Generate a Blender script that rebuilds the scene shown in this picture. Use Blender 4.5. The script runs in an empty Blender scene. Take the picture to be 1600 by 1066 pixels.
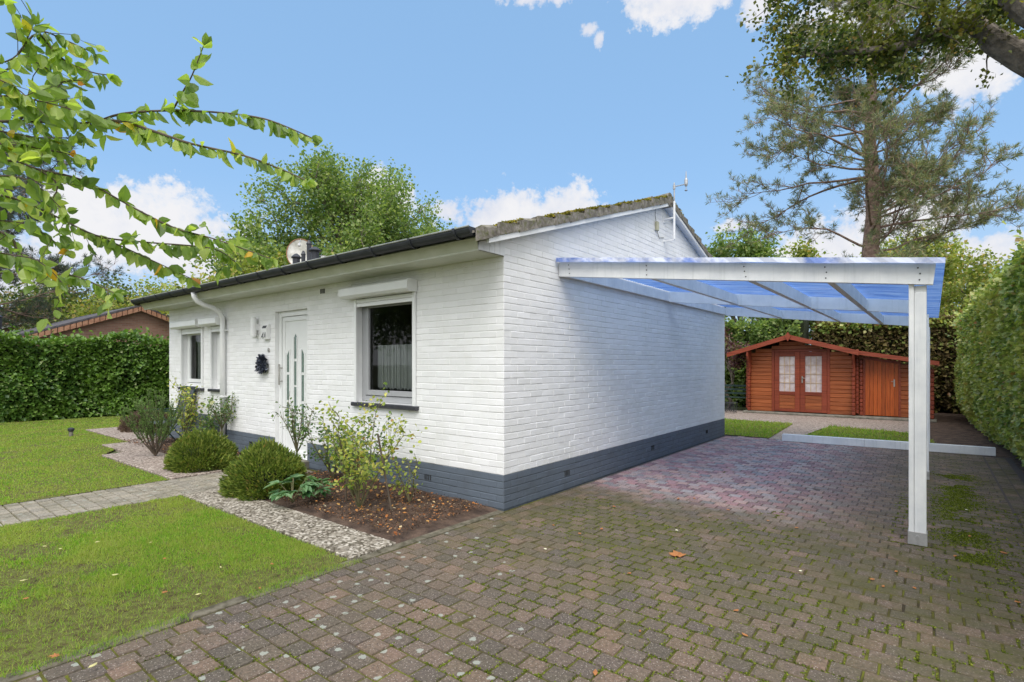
import bpy, math, random
import numpy as np
from mathutils import Vector, Matrix, noise as mnoise
R = math.radians
random.seed(7); rng = np.random.default_rng(7)
scene = bpy.context.scene
COL = scene.collection

# ------------------------------------------------------------ camera
FPX = 833.0; HCAM = 1.45; HOR = 570.0; YAW = 38.3
cs, sn = math.cos(R(YAW)), math.sin(R(YAW))
FW = np.array([-sn, cs, 0.0]); RT = np.array([cs, sn, 0.0])
cam_d = bpy.data.cameras.new('camera'); cam = bpy.data.objects.new('camera', cam_d); COL.objects.link(cam)
cam.location = (0, 0, HCAM); cam.rotation_euler = (R(90), 0, R(YAW))
cam_d.sensor_width = 36; cam_d.lens = 36 * FPX / 1600; cam_d.shift_y = (HOR - 533) / 1600
cam_d.clip_start = 0.05; cam_d.clip_end = 3000
scene.camera = cam

def pd(x, y, d):            # photo pixel + depth -> world point
    p = FW * d + RT * ((x - 800) / FPX * d); return (p[0], p[1], HCAM + (HOR - y) / FPX * d)
def pg(x, y, z=0.0):        # photo pixel on the level z
    return pd(x, y, (HCAM - z) * FPX / (y - HOR))
def pY(x, y, Y):            # on the plane Y = const
    r = (x - 800) / FPX; return pd(x, y, Y / (cs + sn * r))
def pX(x, y, X):
    r = (x - 800) / FPX; return pd(x, y, X / (-sn + cs * r))

# ------------------------------------------------------------ light
EXPOSURE = 0.9
SUN_AZ, SUN_EL = -58.0, 56.0       # azimuth measured from +X counter-clockwise
sun_d = bpy.data.lights.new('sun', 'SUN'); sun_d.energy = 1.5; sun_d.angle = R(42); sun_d.color = (1, .97, .93)
sun = bpy.data.objects.new('sun', sun_d); COL.objects.link(sun)
sv = Vector((math.cos(R(SUN_EL)) * math.cos(R(SUN_AZ)), math.cos(R(SUN_EL)) * math.sin(R(SUN_AZ)), math.sin(R(SUN_EL))))
sun.rotation_euler = sv.to_track_quat('Z', 'Y').to_euler(); sun.location = (5, -8, 12)

scene.view_settings.view_transform = 'Standard'
scene.view_settings.look = 'None'; scene.view_settings.gamma = 1; scene.view_settings.use_curve_mapping = False
scene.view_settings.exposure = EXPOSURE

# world: nishita sky + clouds at fixed azimuths / elevations
W = bpy.data.worlds.new('World'); scene.world = W; W.use_nodes = True
nt = W.node_tree; nt.nodes.clear()
def N(t, typ, **kw):
    n = t.nodes.new(typ)
    for k, v in kw.items(): setattr(n, k, v)
    return n
def mth(t, op, a, b=None, c=None, clamp=False):
    n = t.nodes.new('ShaderNodeMath'); n.operation = op; n.use_clamp = clamp
    for i, v in enumerate((a, b, c)):
        if v is None: continue
        if isinstance(v, (int, float)): n.inputs[i].default_value = v
        else: t.links.new(v, n.inputs[i])
    return n.outputs[0]
def ramp(t, fac, stops, interp='LINEAR'):
    n = t.nodes.new('ShaderNodeValToRGB'); cr = n.color_ramp; cr.interpolation = interp
    while len(cr.elements) < len(stops): cr.elements.new(.5)
    for e, (p, c) in zip(cr.elements, stops):
        e.position = p; e.color = (*c, 1) if len(c) == 3 else c
    if fac is not None: t.links.new(fac, n.inputs[0])
    return n.outputs[0]
def mixc(t, fac, a, b, mode='MIX'):
    n = t.nodes.new('ShaderNodeMix'); n.data_type = 'RGBA'; n.blend_type = mode
    for s, v in ((0, fac), (6, a), (7, b)):
        if isinstance(v, (int, float)): n.inputs[s].default_value = v
        elif isinstance(v, tuple): n.inputs[s].default_value = (*v, 1)
        else: t.links.new(v, n.inputs[s])
    return n.outputs[2]
sky = N(nt, 'ShaderNodeTexSky', sky_type='NISHITA'); sky.sun_disc = False
sky.sun_elevation = R(SUN_EL); sky.sun_rotation = R(90 - SUN_AZ); sky.air_density = 1.0; sky.dust_density = .6; sky.ozone_density = 1.3
tc = N(nt, 'ShaderNodeTexCoord'); sep = N(nt, 'ShaderNodeSeparateXYZ'); nt.links.new(tc.outputs['Generated'], sep.inputs[0])
az = mth(nt, 'ARCTAN2', sep.outputs[1], sep.outputs[0]); el = mth(nt, 'ARCSINE', sep.outputs[2])
def cnoise(scale, detail, rough=.6, w=0):
    n = N(nt, 'ShaderNodeTexNoise'); n.noise_dimensions = '4D'; n.inputs['W'].default_value = w
    n.inputs['Scale'].default_value = scale; n.inputs['Detail'].default_value = detail; n.inputs['Roughness'].default_value = rough
    nt.links.new(tc.outputs['Generated'], n.inputs['Vector']); return n.outputs[0]
n1 = cnoise(9, 8, .58, 1.3); n2 = cnoise(26, 6, .6, 4.1); n3 = cnoise(5, 5, .5, 9)
clouds = [(780, 335, 125, 42), (880, 332, 70, 42), (700, 330, 40, 25), (240, 375, 190, 72), (330, 415, 110, 50), (120, 330, 100, 60), (600, 310, 55, 45),
          (850, -8, 85, 20), (1065, -2, 130, 27), (920, 46, 22, 15), (936, 60, 12, 16), (1150, 353, 45, 12), (1400, 345, 140, 42), (1540, 395, 110, 38), (1290, 385, 90, 30),
          (1520, 110, 75, 60), (1320, 20, 110, 60), (1190, 10, 45, 30), (20, 430, 130, 90), (-200, 300, 200, 130), (1900, 260, 200, 120)]
acc = None
for (x, y, rx, ry) in clouds:
    a0 = R(90 + YAW) - math.atan((x - 800) / FPX); hyp = math.hypot(FPX, x - 800); e0 = math.atan((HOR - y) / hyp)
    ra = rx * FPX / hyp ** 2; re = ry / hyp
    da = mth(nt, 'SUBTRACT', az, a0); da = mth(nt, 'WRAP', da, math.pi, -math.pi)
    q = mth(nt, 'ADD', mth(nt, 'POWER', mth(nt, 'ABSOLUTE', mth(nt, 'DIVIDE', da, ra)), 2), mth(nt, 'POWER', mth(nt, 'ABSOLUTE', mth(nt, 'DIVIDE', mth(nt, 'SUBTRACT', el, e0), re)), 2))
    g = mth(nt, 'SUBTRACT', 1.0, mth(nt, 'SQRT', q))
    acc = g if acc is None else mth(nt, 'SMOOTH_MAX', acc, g, .12)
# far off the photographed part of the sky: loose noise clouds
other = mth(nt, 'MULTIPLY', mth(nt, 'SUBTRACT', n3, .62), 3.0)
behind = mth(nt, 'GREATER_THAN', mth(nt, 'ABSOLUTE', mth(nt, 'WRAP', mth(nt, 'SUBTRACT', az, R(90 + YAW)), math.pi, -math.pi)), 1.1)
acc = mth(nt, 'MAXIMUM', acc, mth(nt, 'SUBTRACT', mth(nt, 'MULTIPLY', other, behind), mth(nt, 'MULTIPLY', mth(nt, 'SUBTRACT', 1.0, behind), 1.0)))
den = mth(nt, 'ADD', acc, mth(nt, 'ADD', mth(nt, 'MULTIPLY', mth(nt, 'SUBTRACT', n1, .5), 2.3), mth(nt, 'ADD', mth(nt, 'MULTIPLY', mth(nt, 'SUBTRACT', n2, .5), 1.5), mth(nt, 'MULTIPLY', mth(nt, 'SUBTRACT', cnoise(70, 5, .65, 2.2), .5), 1.3))))
mask = ramp(nt, den, [(-.0, (0, 0, 0)), (.14, (.42, .42, .42)), (.32, (.85, .85, .85)), (.60, (1, 1, 1))])
shade = ramp(nt, mth(nt, 'ADD', mth(nt, 'MULTIPLY', n1, .6), mth(nt, 'MULTIPLY', n2, .4)), [(.36, (.80, .84, .93)), (.56, (1, 1, 1))])
SKYS = 0.12
bg = N(nt, 'ShaderNodeBackground'); bg.inputs[1].default_value = SKYS
CW = 4.0
cloudc = mixc(nt, 1.0, shade, (CW, CW, CW * 1.03), 'MULTIPLY')
# unseen bright cloud added as soft fill light, behind the camera and overhead
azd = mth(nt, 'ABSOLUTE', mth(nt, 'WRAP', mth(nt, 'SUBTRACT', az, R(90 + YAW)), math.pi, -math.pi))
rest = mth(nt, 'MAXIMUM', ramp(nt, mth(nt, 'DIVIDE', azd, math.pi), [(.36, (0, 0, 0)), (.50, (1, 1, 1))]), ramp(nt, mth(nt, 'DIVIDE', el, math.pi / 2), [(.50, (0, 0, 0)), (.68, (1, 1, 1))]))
fill_veil = mixc(nt, 1.0, shade, (7.0, 7.1, 7.3), 'MULTIPLY')
skyc = mixc(nt, .72, sky.outputs[0], (1.35, 2.45, 3.95))
hz = ramp(nt, sep.outputs[2], [(.0, (.9, .9, .9)), (.10, (.5, .5, .5)), (.30, (0, 0, 0))])
skyc = mixc(nt, hz, skyc, (2.3, 2.9, 3.7))
nt.links.new(mixc(nt, rest, mixc(nt, mask, skyc, cloudc), fill_veil), bg.inputs[0])
out = N(nt, 'ShaderNodeOutputWorld'); nt.links.new(bg.outputs[0], out.inputs[0])

# ------------------------------------------------------------ materials
MATS = {}
def base_mat(name, rough=.6, spec=.5):
    m = bpy.data.materials.new(name); m.use_nodes = True; t = m.node_tree
    p = t.nodes['Principled BSDF']; p.inputs['Roughness'].default_value = rough
    p.inputs['Specular IOR Level'].default_value = spec
    MATS[name] = m; return m, t, p
def tex(t, kind, scale, detail=4, rough=.55, coord=None, **kw):
    n = t.nodes.new(kind)
    if 'Scale' in n.inputs: n.inputs['Scale'].default_value = scale
    if 'Detail' in n.inputs: n.inputs['Detail'].default_value = 0 if 'Voronoi' in kind else detail
    if 'Roughness' in n.inputs: n.inputs['Roughness'].default_value = rough
    if coord is None:
        c = t.nodes.new('ShaderNodeNewGeometry'); coord = c.outputs['Position']
    t.links.new(coord, n.inputs['Vector'])
    for k, v in kw.items(): setattr(n, k, v)
    return n
def bump(t, p, h, strength=.4, dist=.01):
    b = t.nodes.new('ShaderNodeBump'); b.inputs['Strength'].default_value = strength; b.inputs['Distance'].default_value = dist
    t.links.new(h, b.inputs['Height']); t.links.new(b.outputs[0], p.inputs['Normal'])
def scaled(t, sx, sy, sz, rot=None):
    c = t.nodes.new('ShaderNodeTexCoord'); m = t.nodes.new('ShaderNodeMapping'); m.inputs['Scale'].default_value = (sx, sy, sz)
    if rot: m.inputs['Rotation'].default_value = rot
    t.links.new(c.outputs['Object'], m.inputs[0]); return m.outputs[0]
def nmat(name, c1, c2, scale=8, rough=.6, bs=None, bstr=.3, bdist=.005, spec=.4, lo=.35, hi=.65, metal=0):
    m, t, p = base_mat(name, rough, spec); p.inputs['Metallic'].default_value = metal
    n = tex(t, 'ShaderNodeTexNoise', scale, 6, .6)
    t.links.new(ramp(t, n.outputs[0], [(lo, c1), (hi, c2)]), p.inputs['Base Color'])
    if bs: bump(t, p, tex(t, 'ShaderNodeTexNoise', bs, 5).outputs[0], bstr, bdist)
    return m
def island(t):
    return t.nodes.new('ShaderNodeNewGeometry').outputs['Random Per Island']
def leafmat(name, stops, trans=.35, rough=.45, spec=.35, clump=None, thin=True):
    m = bpy.data.materials.new(name); m.use_nodes = True; t = m.node_tree; p = t.nodes['Principled BSDF']
    p.inputs['Roughness'].default_value = rough; p.inputs['Specular IOR Level'].default_value = spec
    col = ramp(t, island(t), stops)
    if clump:
        sc, ca = clump; n = tex(t, 'ShaderNodeTexNoise', sc, 3)
        col = mixc(t, ramp(t, n.outputs[0], [(.42, (0, 0, 0)), (.62, (1, 1, 1))]), col, mixc(t, .6, col, ca))
    t.links.new(col, p.inputs['Base Color'])
    tr = t.nodes.new('ShaderNodeBsdfTranslucent')
    t.links.new(mixc(t, 1.0, col, (1.6, 1.7, .7), 'MULTIPLY'), tr.inputs[0])
    mx = t.nodes.new('ShaderNodeMixShader'); mx.inputs[0].default_value = trans
    t.links.new(p.outputs[0], mx.inputs[1]); t.links.new(tr.outputs[0], mx.inputs[2])
    t.links.new(mx.outputs[0], t.nodes['Material Output'].inputs[0]); MATS[name] = m; return m

def paintbrick(name, col, dirt, amt):
    m, t, p = base_mat(name, .55, .35)
    isl = ramp(t, island(t), [(0, tuple(c * .965 for c in col)), (1, tuple(min(1, c * 1.04) for c in col))])
    n = tex(t, 'ShaderNodeTexNoise', 3.0, 6, .65)
    f = ramp(t, n.outputs[0], [(.45, (0, 0, 0)), (.8, (amt, amt, amt))])
    t.links.new(mixc(t, f, isl, dirt), p.inputs['Base Color'])
    bump(t, p, tex(t, 'ShaderNodeTexNoise', 90, 5, .6).outputs[0], .5, .003)
    return m
WHITEB = paintbrick('white_painted_brick', (.81, .81, .81), (.66, .67, .62), .5)
GREYB = paintbrick('grey_painted_brick', (.115, .14, .175), (.08, .09, .10), .6)
MORT = nmat('painted_mortar', (.72, .72, .71), (.78, .78, .77), 20, .8)
MORTG = nmat('grey_painted_mortar', (.07, .085, .10), (.09, .105, .12), 20, .8)
WHITE = nmat('white_paint', (.74, .75, .75), (.80, .80, .79), 5, .4, 60, .08, .002)
def mk_timber():
    m, t, p = base_mat('weathered_white_timber', .5, .4)
    a = tex(t, 'ShaderNodeTexNoise', 4, 6, .6).outputs[0]; b = tex(t, 'ShaderNodeTexNoise', 1.0, 5, .6, coord=scaled(t, 26, 26, 1.6)).outputs[0]
    c = ramp(t, a, [(.35, (.68, .70, .72)), (.65, (.82, .83, .83))]); d = ramp(t, b, [(.30, (.62, .64, .62)), (.46, (1, 1, 1))])
    t.links.new(mixc(t, .3, c, d, 'MULTIPLY'), p.inputs['Base Color']); bump(t, p, b, .25, .003); return m
WHITEW = mk_timber()
PVC = nmat('white_plastic', (.76, .77, .76), (.80, .81, .80), 3, .3)
GREYP = nmat('light_grey_frame', (.34, .345, .355), (.38, .385, .395), 3, .4)
SOFF = nmat('painted_soffit', (.52, .55, .45), (.62, .64, .55), 4, .5)
GUT = nmat('dark_grey_gutter', (.022, .025, .032), (.04, .044, .052), 6, .5, 30, .1, .002)
DARK = nmat('dark_slot', (.02, .02, .02), (.035, .035, .035), 10, .8)
SILL = nmat('black_sill', (.03, .03, .04), (.05, .05, .06), 12, .35)
CHROME = nmat('brushed_metal', (.45, .43, .40), (.55, .53, .50), 8, .35, metal=.8)
STEEL = nmat('galvanised_steel', (.35, .35, .35), (.5, .5, .5), 14, .45, metal=.6)
BLACKP = nmat('black_plastic', (.02, .022, .03), (.04, .042, .05), 8, .4)
BARK = nmat('grey_bark', (.10, .085, .07), (.26, .22, .18), 9, .9, 22, .8, .03)
PBARK = nmat('pine_bark', (.17, .11, .085), (.36, .25, .20), 7, .9, 16, .9, .03)
TWIG = nmat('twig_bark', (.06, .045, .035), (.13, .10, .07), 18, .85)
GTWIG = nmat('green_stem', (.09, .10, .04), (.16, .13, .07), 18, .8)
CONC = nmat('concrete_edging', (.14, .13, .10), (.26, .24, .20), 9, .9, 60, .5, .004)
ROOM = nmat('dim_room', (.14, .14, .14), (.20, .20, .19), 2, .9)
CLOTH = nmat('net_curtain_cloth', (.62, .64, .62), (.74, .75, .73), 40, .8)
NBRICK = None
def mk_glass():
    m = bpy.data.materials.new('window_glass'); m.use_nodes = True; t = m.node_tree; t.nodes.clear()
    o = N(t, 'ShaderNodeOutputMaterial'); g = N(t, 'ShaderNodeBsdfGlossy'); g.inputs['Roughness'].default_value = .02
    tr = N(t, 'ShaderNodeBsdfTransparent'); tr.inputs[0].default_value = (.72, .75, .74, 1)
    fr = N(t, 'ShaderNodeFresnel'); fr.inputs[0].default_value = 1.35
    mx = N(t, 'ShaderNodeMixShader'); t.links.new(fr.outputs[0], mx.inputs[0])
    t.links.new(tr.outputs[0], mx.inputs[1]); t.links.new(g.outputs[0], mx.inputs[2]); t.links.new(mx.outputs[0], o.inputs[0]); return m
GLASS = mk_glass()
def mk_sheet():
    m, t, p = base_mat('blue_corrugated_plastic', .22, .5)
    n = tex(t, 'ShaderNodeTexNoise', 1.6, 6, .65, coord=scaled(t, .8, 9, 1))
    c = ramp(t, n.outputs[0], [(.36, (.10, .20, .50)), (.50, (.20, .36, .70)), (.64, (.40, .54, .80)), (.76, (.70, .76, .88))])
    t.links.new(c, p.inputs['Base Color'])
    tr = N(t, 'ShaderNodeBsdfTransparent'); tr.inputs[0].default_value = (.62, .78, 1, 1)
    tl = N(t, 'ShaderNodeBsdfTranslucent'); t.links.new(c, tl.inputs[0])
    m1 = N(t, 'ShaderNodeMixShader'); m1.inputs[0].default_value = .55; t.links.new(p.outputs[0], m1.inputs[1]); t.links.new(tl.outputs[0], m1.inputs[2])
    m2 = N(t, 'ShaderNodeMixShader'); m2.inputs[0].default_value = .42; t.links.new(m1.outputs[0], m2.inputs[1]); t.links.new(tr.outputs[0], m2.inputs[2])
    t.links.new(m2.outputs[0], t.nodes['Material Output'].inputs[0]); return m
SHEET = mk_sheet()

def paver_mat(name='clinker_pavers', path=False):
    m, t, p = base_mat(name, .82, .3)
    c = ramp(t, island(t), [(0, (.092, .076, .064)), (.25, (.122, .095, .078)), (.45, (.148, .108, .084)), (.6, (.100, .082, .070)), (.8, (.178, .120, .090)), (1, (.126, .100, .080))] if not path else [(0, (.22, .20, .165)), (.5, (.26, .235, .19)), (1, (.30, .265, .21))])
    geo = N(t, 'ShaderNodeNewGeometry'); sx = N(t, 'ShaderNodeSeparateXYZ'); t.links.new(geo.outputs['Position'], sx.inputs[0]); X, Y = sx.outputs[0], sx.outputs[1]
    nl = tex(t, 'ShaderNodeTexNoise', .9, 4).outputs[0]
    # clean dry patch that the carport roof keeps free of moss
    fy = mth(t, 'ADD', mth(t, 'ADD', Y, mth(t, 'MULTIPLY', X, .12)), mth(t, 'MULTIPLY', nl, .9))
    clean = mth(t, 'MULTIPLY', ramp(t, mth(t, 'DIVIDE', fy, 10.0), [(.53, (0, 0, 0)), (.61, (1, 1, 1))]), ramp(t, mth(t, 'ADD', mth(t, 'DIVIDE', X, 4.0), 1.0), [(.58, (1, 1, 1)), (.88, (.1, .1, .1))]))
    cc = ramp(t, island(t), [(0, (.20, .13, .15)), (.3, (.36, .21, .22)), (.5, (.20, .20, .22)), (.75, (.40, .27, .25)), (1, (.30, .28, .29))])
    c = mixc(t, clean if not path else 0.0, c, cc)
    # speckle of pale aggregate
    gr = tex(t, 'ShaderNodeTexNoise', 55, 6, .75).outputs[0]
    c = mixc(t, .85, c, ramp(t, gr, [(.30, (.35, .35, .35)), (.5, (1, 1, 1)), (.72, (1.75, 1.7, 1.65))]), 'MULTIPLY')
    sp = tex(t, 'ShaderNodeTexVoronoi', 64); sp.inputs['Randomness'].default_value = 1; sp.voronoi_dimensions = '2D'
    s = mth(t, 'MULTIPLY', mth(t, 'LESS_THAN', sp.outputs['Distance'], .17), mth(t, 'GREATER_THAN', N(t, 'ShaderNodeSeparateColor').outputs[0] if False else tex(t, 'ShaderNodeTexNoise', 60, 2).outputs[0], .52))
    c = mixc(t, mth(t, 'MULTIPLY', s, .62), c, (.50, .45, .39))
    # green film in broad patches
    near = ramp(t, mth(t, 'DIVIDE', Y, 10.0), [(.25, (.25, .25, .25)), (.40, (1, 1, 1)), (.55, (.9, .9, .9)), (.66, (.15, .15, .15))])
    side = ramp(t, mth(t, 'ADD', mth(t, 'DIVIDE', X, 4.0), 1.0), [(.86, (0, 0, 0)), (.98, (1, 1, 1)), (1.1, (1, 1, 1))])
    film = tex(t, 'ShaderNodeTexNoise', 3.2, 7, .7).outputs[0]
    f = mth(t, 'MULTIPLY', ramp(t, film, [(.36, (0, 0, 0)), (.60, (1, 1, 1))]), mth(t, 'MAXIMUM', near, side))
    f = mth(t, 'MULTIPLY', mth(t, 'MULTIPLY', f, .9), mth(t, 'SUBTRACT', 1.0, mth(t, 'MULTIPLY', clean, .9)))
    c = mixc(t, f if not path else mth(t, 'MULTIPLY', ramp(t, film, [(.45, (0, 0, 0)), (.7, (1, 1, 1))]), .6), c, mixc(t, gr, (.042, .038, .016), (.125, .118, .045)))
    # lichen rosettes on the sunny near side
    v = tex(t, 'ShaderNodeTexVoronoi', 6.5, coord=None); v.voronoi_dimensions = '2D'; wob = tex(t, 'ShaderNodeTexNoise', 40, 3).outputs[0]
    lic = mth(t, 'LESS_THAN', mth(t, 'ADD', v.outputs['Distance'], mth(t, 'MULTIPLY', wob, .26)), .245)
    v2 = N(t, 'ShaderNodeSeparateColor'); t.links.new(v.outputs['Color'], v2.inputs[0])
    lic = mth(t, 'MULTIPLY', lic, mth(t, 'GREATER_THAN', v2.outputs[0], .45))
    reg = mth(t, 'LESS_THAN', mth(t, 'ADD', mth(t, 'ADD', X, mth(t, 'MULTIPLY', Y, .9)), mth(t, 'MULTIPLY', film, 2.0)), 1.2)
    c = mixc(t, mth(t, 'MULTIPLY', mth(t, 'MULTIPLY', lic, reg), .75), c, (.33, .35, .30))
    t.links.new(c, p.inputs['Base Color'])
    bump(t, p, gr, .5, .004)
    return m
PAVER = paver_mat(); PATHP = paver_mat('path_pavers', True)
def joint_mat():
    m, t, p = base_mat('mossy_joint_sand', .95, .1)
    n = tex(t, 'ShaderNodeTexNoise', 2.2, 7, .75).outputs[0]
    c = ramp(t, n, [(.38, (.055, .045, .03)), (.48, (.09, .085, .025)), (.62, (.14, .15, .025))])
    geo = N(t, 'ShaderNodeNewGeometry'); sx = N(t, 'ShaderNodeSeparateXYZ'); t.links.new(geo.outputs['Position'], sx.inputs[0])
    far = ramp(t, mth(t, 'DIVIDE', sx.outputs[1], 10.0), [(.45, (0, 0, 0)), (.62, (1, 1, 1))])
    c = mixc(t, far, c, (.11, .095, .09)); t.links.new(c, p.inputs['Base Color'])
    bump(t, p, tex(t, 'ShaderNodeTexNoise', 90, 5).outputs[0], 1, .01); return m
JOINT = joint_mat()
def agg_mat(name, stops, sc=85):
    m, t, p = base_mat(name, .8, .3)
    v = tex(t, 'ShaderNodeTexVoronoi', sc); s = N(t, 'ShaderNodeSeparateColor'); t.links.new(v.outputs['Color'], s.inputs[0])
    c = ramp(t, s.outputs[0], stops)
    e = ramp(t, v.outputs['Distance'], [(.55, (1, 1, 1)), (.85, (.5, .47, .43))])
    c = mixc(t, 1.0, c, e, 'MULTIPLY'); t.links.new(c, p.inputs['Base Color'])
    bump(t, p, v.outputs['Distance'], .35, -.003); return m
AGG = agg_mat('exposed_aggregate', [(.1, (.10, .085, .06)), (.35, (.36, .32, .26)), (.55, (.20, .17, .13)), (.75, (.60, .55, .47)), (.95, (.09, .07, .05))], 48)
AGGP = agg_mat('pink_aggregate', [(.1, (.18, .14, .115)), (.35, (.38, .31, .27)), (.6, (.28, .225, .19)), (.8, (.52, .45, .39)), (.95, (.14, .11, .09))], 45)
SOIL = nmat('dark_garden_soil', (.05, .032, .024), (.15, .098, .07), 7, .95, 70, 1, .02)
GROUND = nmat('ground_soil_and_grass', (.05, .065, .02), (.09, .10, .04), 3, .95, 30, .6, .02)
def lawn_mat():
    m, t, p = base_mat('lawn_soil', .95, .1)
    n = tex(t, 'ShaderNodeTexNoise', 14, 9, .8).outputs[0]
    c = ramp(t, n, [(.36, (.05, .036, .02)), (.46, (.10, .09, .035)), (.56, (.13, .15, .04)), (.68, (.18, .14, .075))]); t.links.new(c, p.inputs['Base Color'])
    bump(t, p, tex(t, 'ShaderNodeTexNoise', 60, 5).outputs[0], 1, .01); return m
LAWN = lawn_mat()
GRASS = leafmat('grass_blades', [(0, (.11, .24, .025)), (.3, (.18, .35, .03)), (.55, (.26, .43, .045)), (.8, (.36, .47, .08)), (.92, (.36, .32, .10)), (1, (.40, .30, .14))], .4, .5, .25, clump=(1.7, (.36, .38, .10)))
def wood_mat(name, a, b, c3, axis='x', sc=1.0):
    m, t, p = base_mat(name, .42, .4)
    s = (1.2, 30, 30) if axis == 'x' else (30, 30, 1.2)
    n = tex(t, 'ShaderNodeTexNoise', 1.6 * sc, 7, .6, coord=scaled(t, *s)).outputs[0]
    c = ramp(t, n, [(.3, a), (.5, b), (.72, c3)])
    isl = ramp(t, island(t), [(0, (.78, .76, .74)), (1, (1.12, 1.08, 1.02))])
    t.links.new(mixc(t, 1.0, c, isl, 'MULTIPLY'), p.inputs['Base Color']); bump(t, p, n, .3, .004); return m
SHEDW = wood_mat('stained_log_boards', (.19, .050, .018), (.33, .095, .032), (.46, .155, .06), 'x')
SHEDV = wood_mat('stained_door_boards', (.22, .045, .010), (.40, .085, .016), (.50, .13, .028), 'z')
SHEDT = wood_mat('red_brown_trim', (.15, .03, .014), (.24, .05, .025), (.32, .075, .035), 'x')
FELT = nmat('mossy_roof_felt', (.10, .10, .07), (.22, .22, .12), 10, .95, 40, .6, .01)
LACE = nmat('lace_behind_glass', (.44, .36, .36), (.62, .56, .56), 9, .4)
def tile_mat():
    m, t, p = base_mat('mossy_concrete_tiles', .9, .2)
    n = tex(t, 'ShaderNodeTexNoise', 9, 7, .7).outputs[0]; n2 = tex(t, 'ShaderNodeTexNoise', 22, 5, .7).outputs[0]
    c = ramp(t, n, [(.34, (.085, .075, .065)), (.5, (.20, .18, .155)), (.68, (.32, .29, .26))])
    g = ramp(t, n2, [(.48, (0, 0, 0)), (.66, (.8, .8, .8))])
    c = mixc(t, g, c, (.12, .13, .04)); t.links.new(c, p.inputs['Base Color'])
    bump(t, p, n2, .8, .012); return m
TILE = tile_mat()
MOSS = leafmat('roof_moss', [(0, (.10, .11, .02)), (.5, (.22, .20, .03)), (.8, (.38, .29, .05)), (1, (.17, .19, .04))], .1, .9, .1)
MBALL = nmat('moss_cushion', (.09, .13, .015), (.18, .24, .03), 30, .95, 120, 1, .01)
def brickwall_mat():
    m, t, p = base_mat('brown_brickwork', .85, .2)
    c = N(t, 'ShaderNodeTexCoord'); mp = N(t, 'ShaderNodeMapping'); mp.inputs['Rotation'].default_value = (R(90), 0, R(90)); t.links.new(c.outputs['Object'], mp.inputs[0])
    mp2 = N(t, 'ShaderNodeSeparateXYZ'); t.links.new(c.outputs['Object'], mp2.inputs[0]); cb = N(t, 'ShaderNodeCombineXYZ'); t.links.new(mp2.outputs[1], cb.inputs[0]); t.links.new(mp2.outputs[2], cb.inputs[1])
    b = N(t, 'ShaderNodeTexBrick'); t.links.new(cb.outputs[0], b.inputs['Vector'])
    b.inputs['Scale'].default_value = 1; b.inputs['Brick Width'].default_value = .22; b.inputs['Row Height'].default_value = .066; b.inputs['Mortar Size'].default_value = .006
    b.inputs['Color1'].default_value = (.28, .15, .11, 1); b.inputs['Color2'].default_value = (.36, .21, .155, 1); b.inputs['Mortar'].default_value = (.30, .24, .20, 1)
    t.links.new(b.outputs['Color'], p.inputs['Base Color']); return m
NBRICK = brickwall_mat()
VTILE = nmat('terracotta_verge_tiles', (.28, .13, .08), (.42, .23, .14), 12, .8)
DTILE = nmat('dark_roof_tiles', (.05, .045, .05), (.11, .10, .105), 9, .7)
GTILE = nmat('grey_roof_tiles', (.08, .09, .11), (.14, .15, .18), 9, .6)

# leaves
L_HEDGE = leafmat('hornbeam_hedge_leaves', [(0, (.08, .14, .04)), (.35, (.19, .28, .07)), (.6, (.30, .39, .10)), (.82, (.44, .49, .16)), (.92, (.58, .54, .22)), (.97, (.28, .22, .08)), (1, (.34, .15, .07))], .35, .38, .6, clump=(1.1, (.42, .42, .12)))
L_LAUREL = leafmat('dark_hedge_leaves', [(0, (.03, .075, .016)), (.4, (.075, .16, .028)), (.75, (.14, .26, .045)), (.95, (.25, .37, .09)), (1, (.44, .48, .26))], .25, .4, .55, clump=(.9, (.16, .28, .04)))
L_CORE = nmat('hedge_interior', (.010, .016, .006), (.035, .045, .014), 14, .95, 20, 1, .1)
L_OAK = leafmat('oak_leaves', [(0, (.09, .15, .05)), (.4, (.16, .24, .08)), (.75, (.25, .33, .12)), (1, (.38, .41, .18))], .45, .5, .3)
L_OAKD = leafmat('overhanging_leaves', [(0, (.02, .04, .012)), (.45, (.055, .095, .022)), (.75, (.12, .16, .035)), (.94, (.24, .24, .06)), (1, (.34, .19, .05))], .35, .5, .35, clump=(1.1, (.20, .19, .03)))
L_YEL = leafmat('yellow_green_leaves', [(0, (.14, .19, .04)), (.45, (.26, .32, .07)), (.8, (.38, .40, .11)), (1, (.48, .34, .12))], .35, .5, .3)
L_MIX = leafmat('mixed_shrub_leaves', [(0, (.03, .06, .015)), (.4, (.07, .12, .025)), (.7, (.14, .18, .04)), (.9, (.26, .22, .07)), (1, (.35, .28, .22))], .3, .5, .35)
L_BROWN = leafmat('withered_hedge_twigs', [(0, (.05, .04, .02)), (.4, (.12, .085, .04)), (.7, (.18, .14, .055)), (.9, (.15, .19, .05)), (1, (.28, .20, .08))], .15, .8, .1)
L_PINE = leafmat('pine_needles', [(0, (.10, .14, .08)), (.45, (.19, .24, .13)), (.75, (.30, .30, .16)), (1, (.38, .30, .17))], .25, .6, .3)
L_PINED = leafmat('dark_pine_needles', [(0, (.035, .06, .045)), (.5, (.07, .11, .08)), (1, (.15, .13, .08))], .15, .6, .3)
L_CHERRY = leafmat('backlit_branch_leaves', [(0, (.12, .19, .05)), (.3, (.21, .31, .07)), (.7, (.32, .42, .11)), (.975, (.48, .54, .15)), (.982, (.60, .46, .05)), (.994, (.62, .32, .04)), (1, (.35, .10, .03))], .55, .4, .5)
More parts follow.
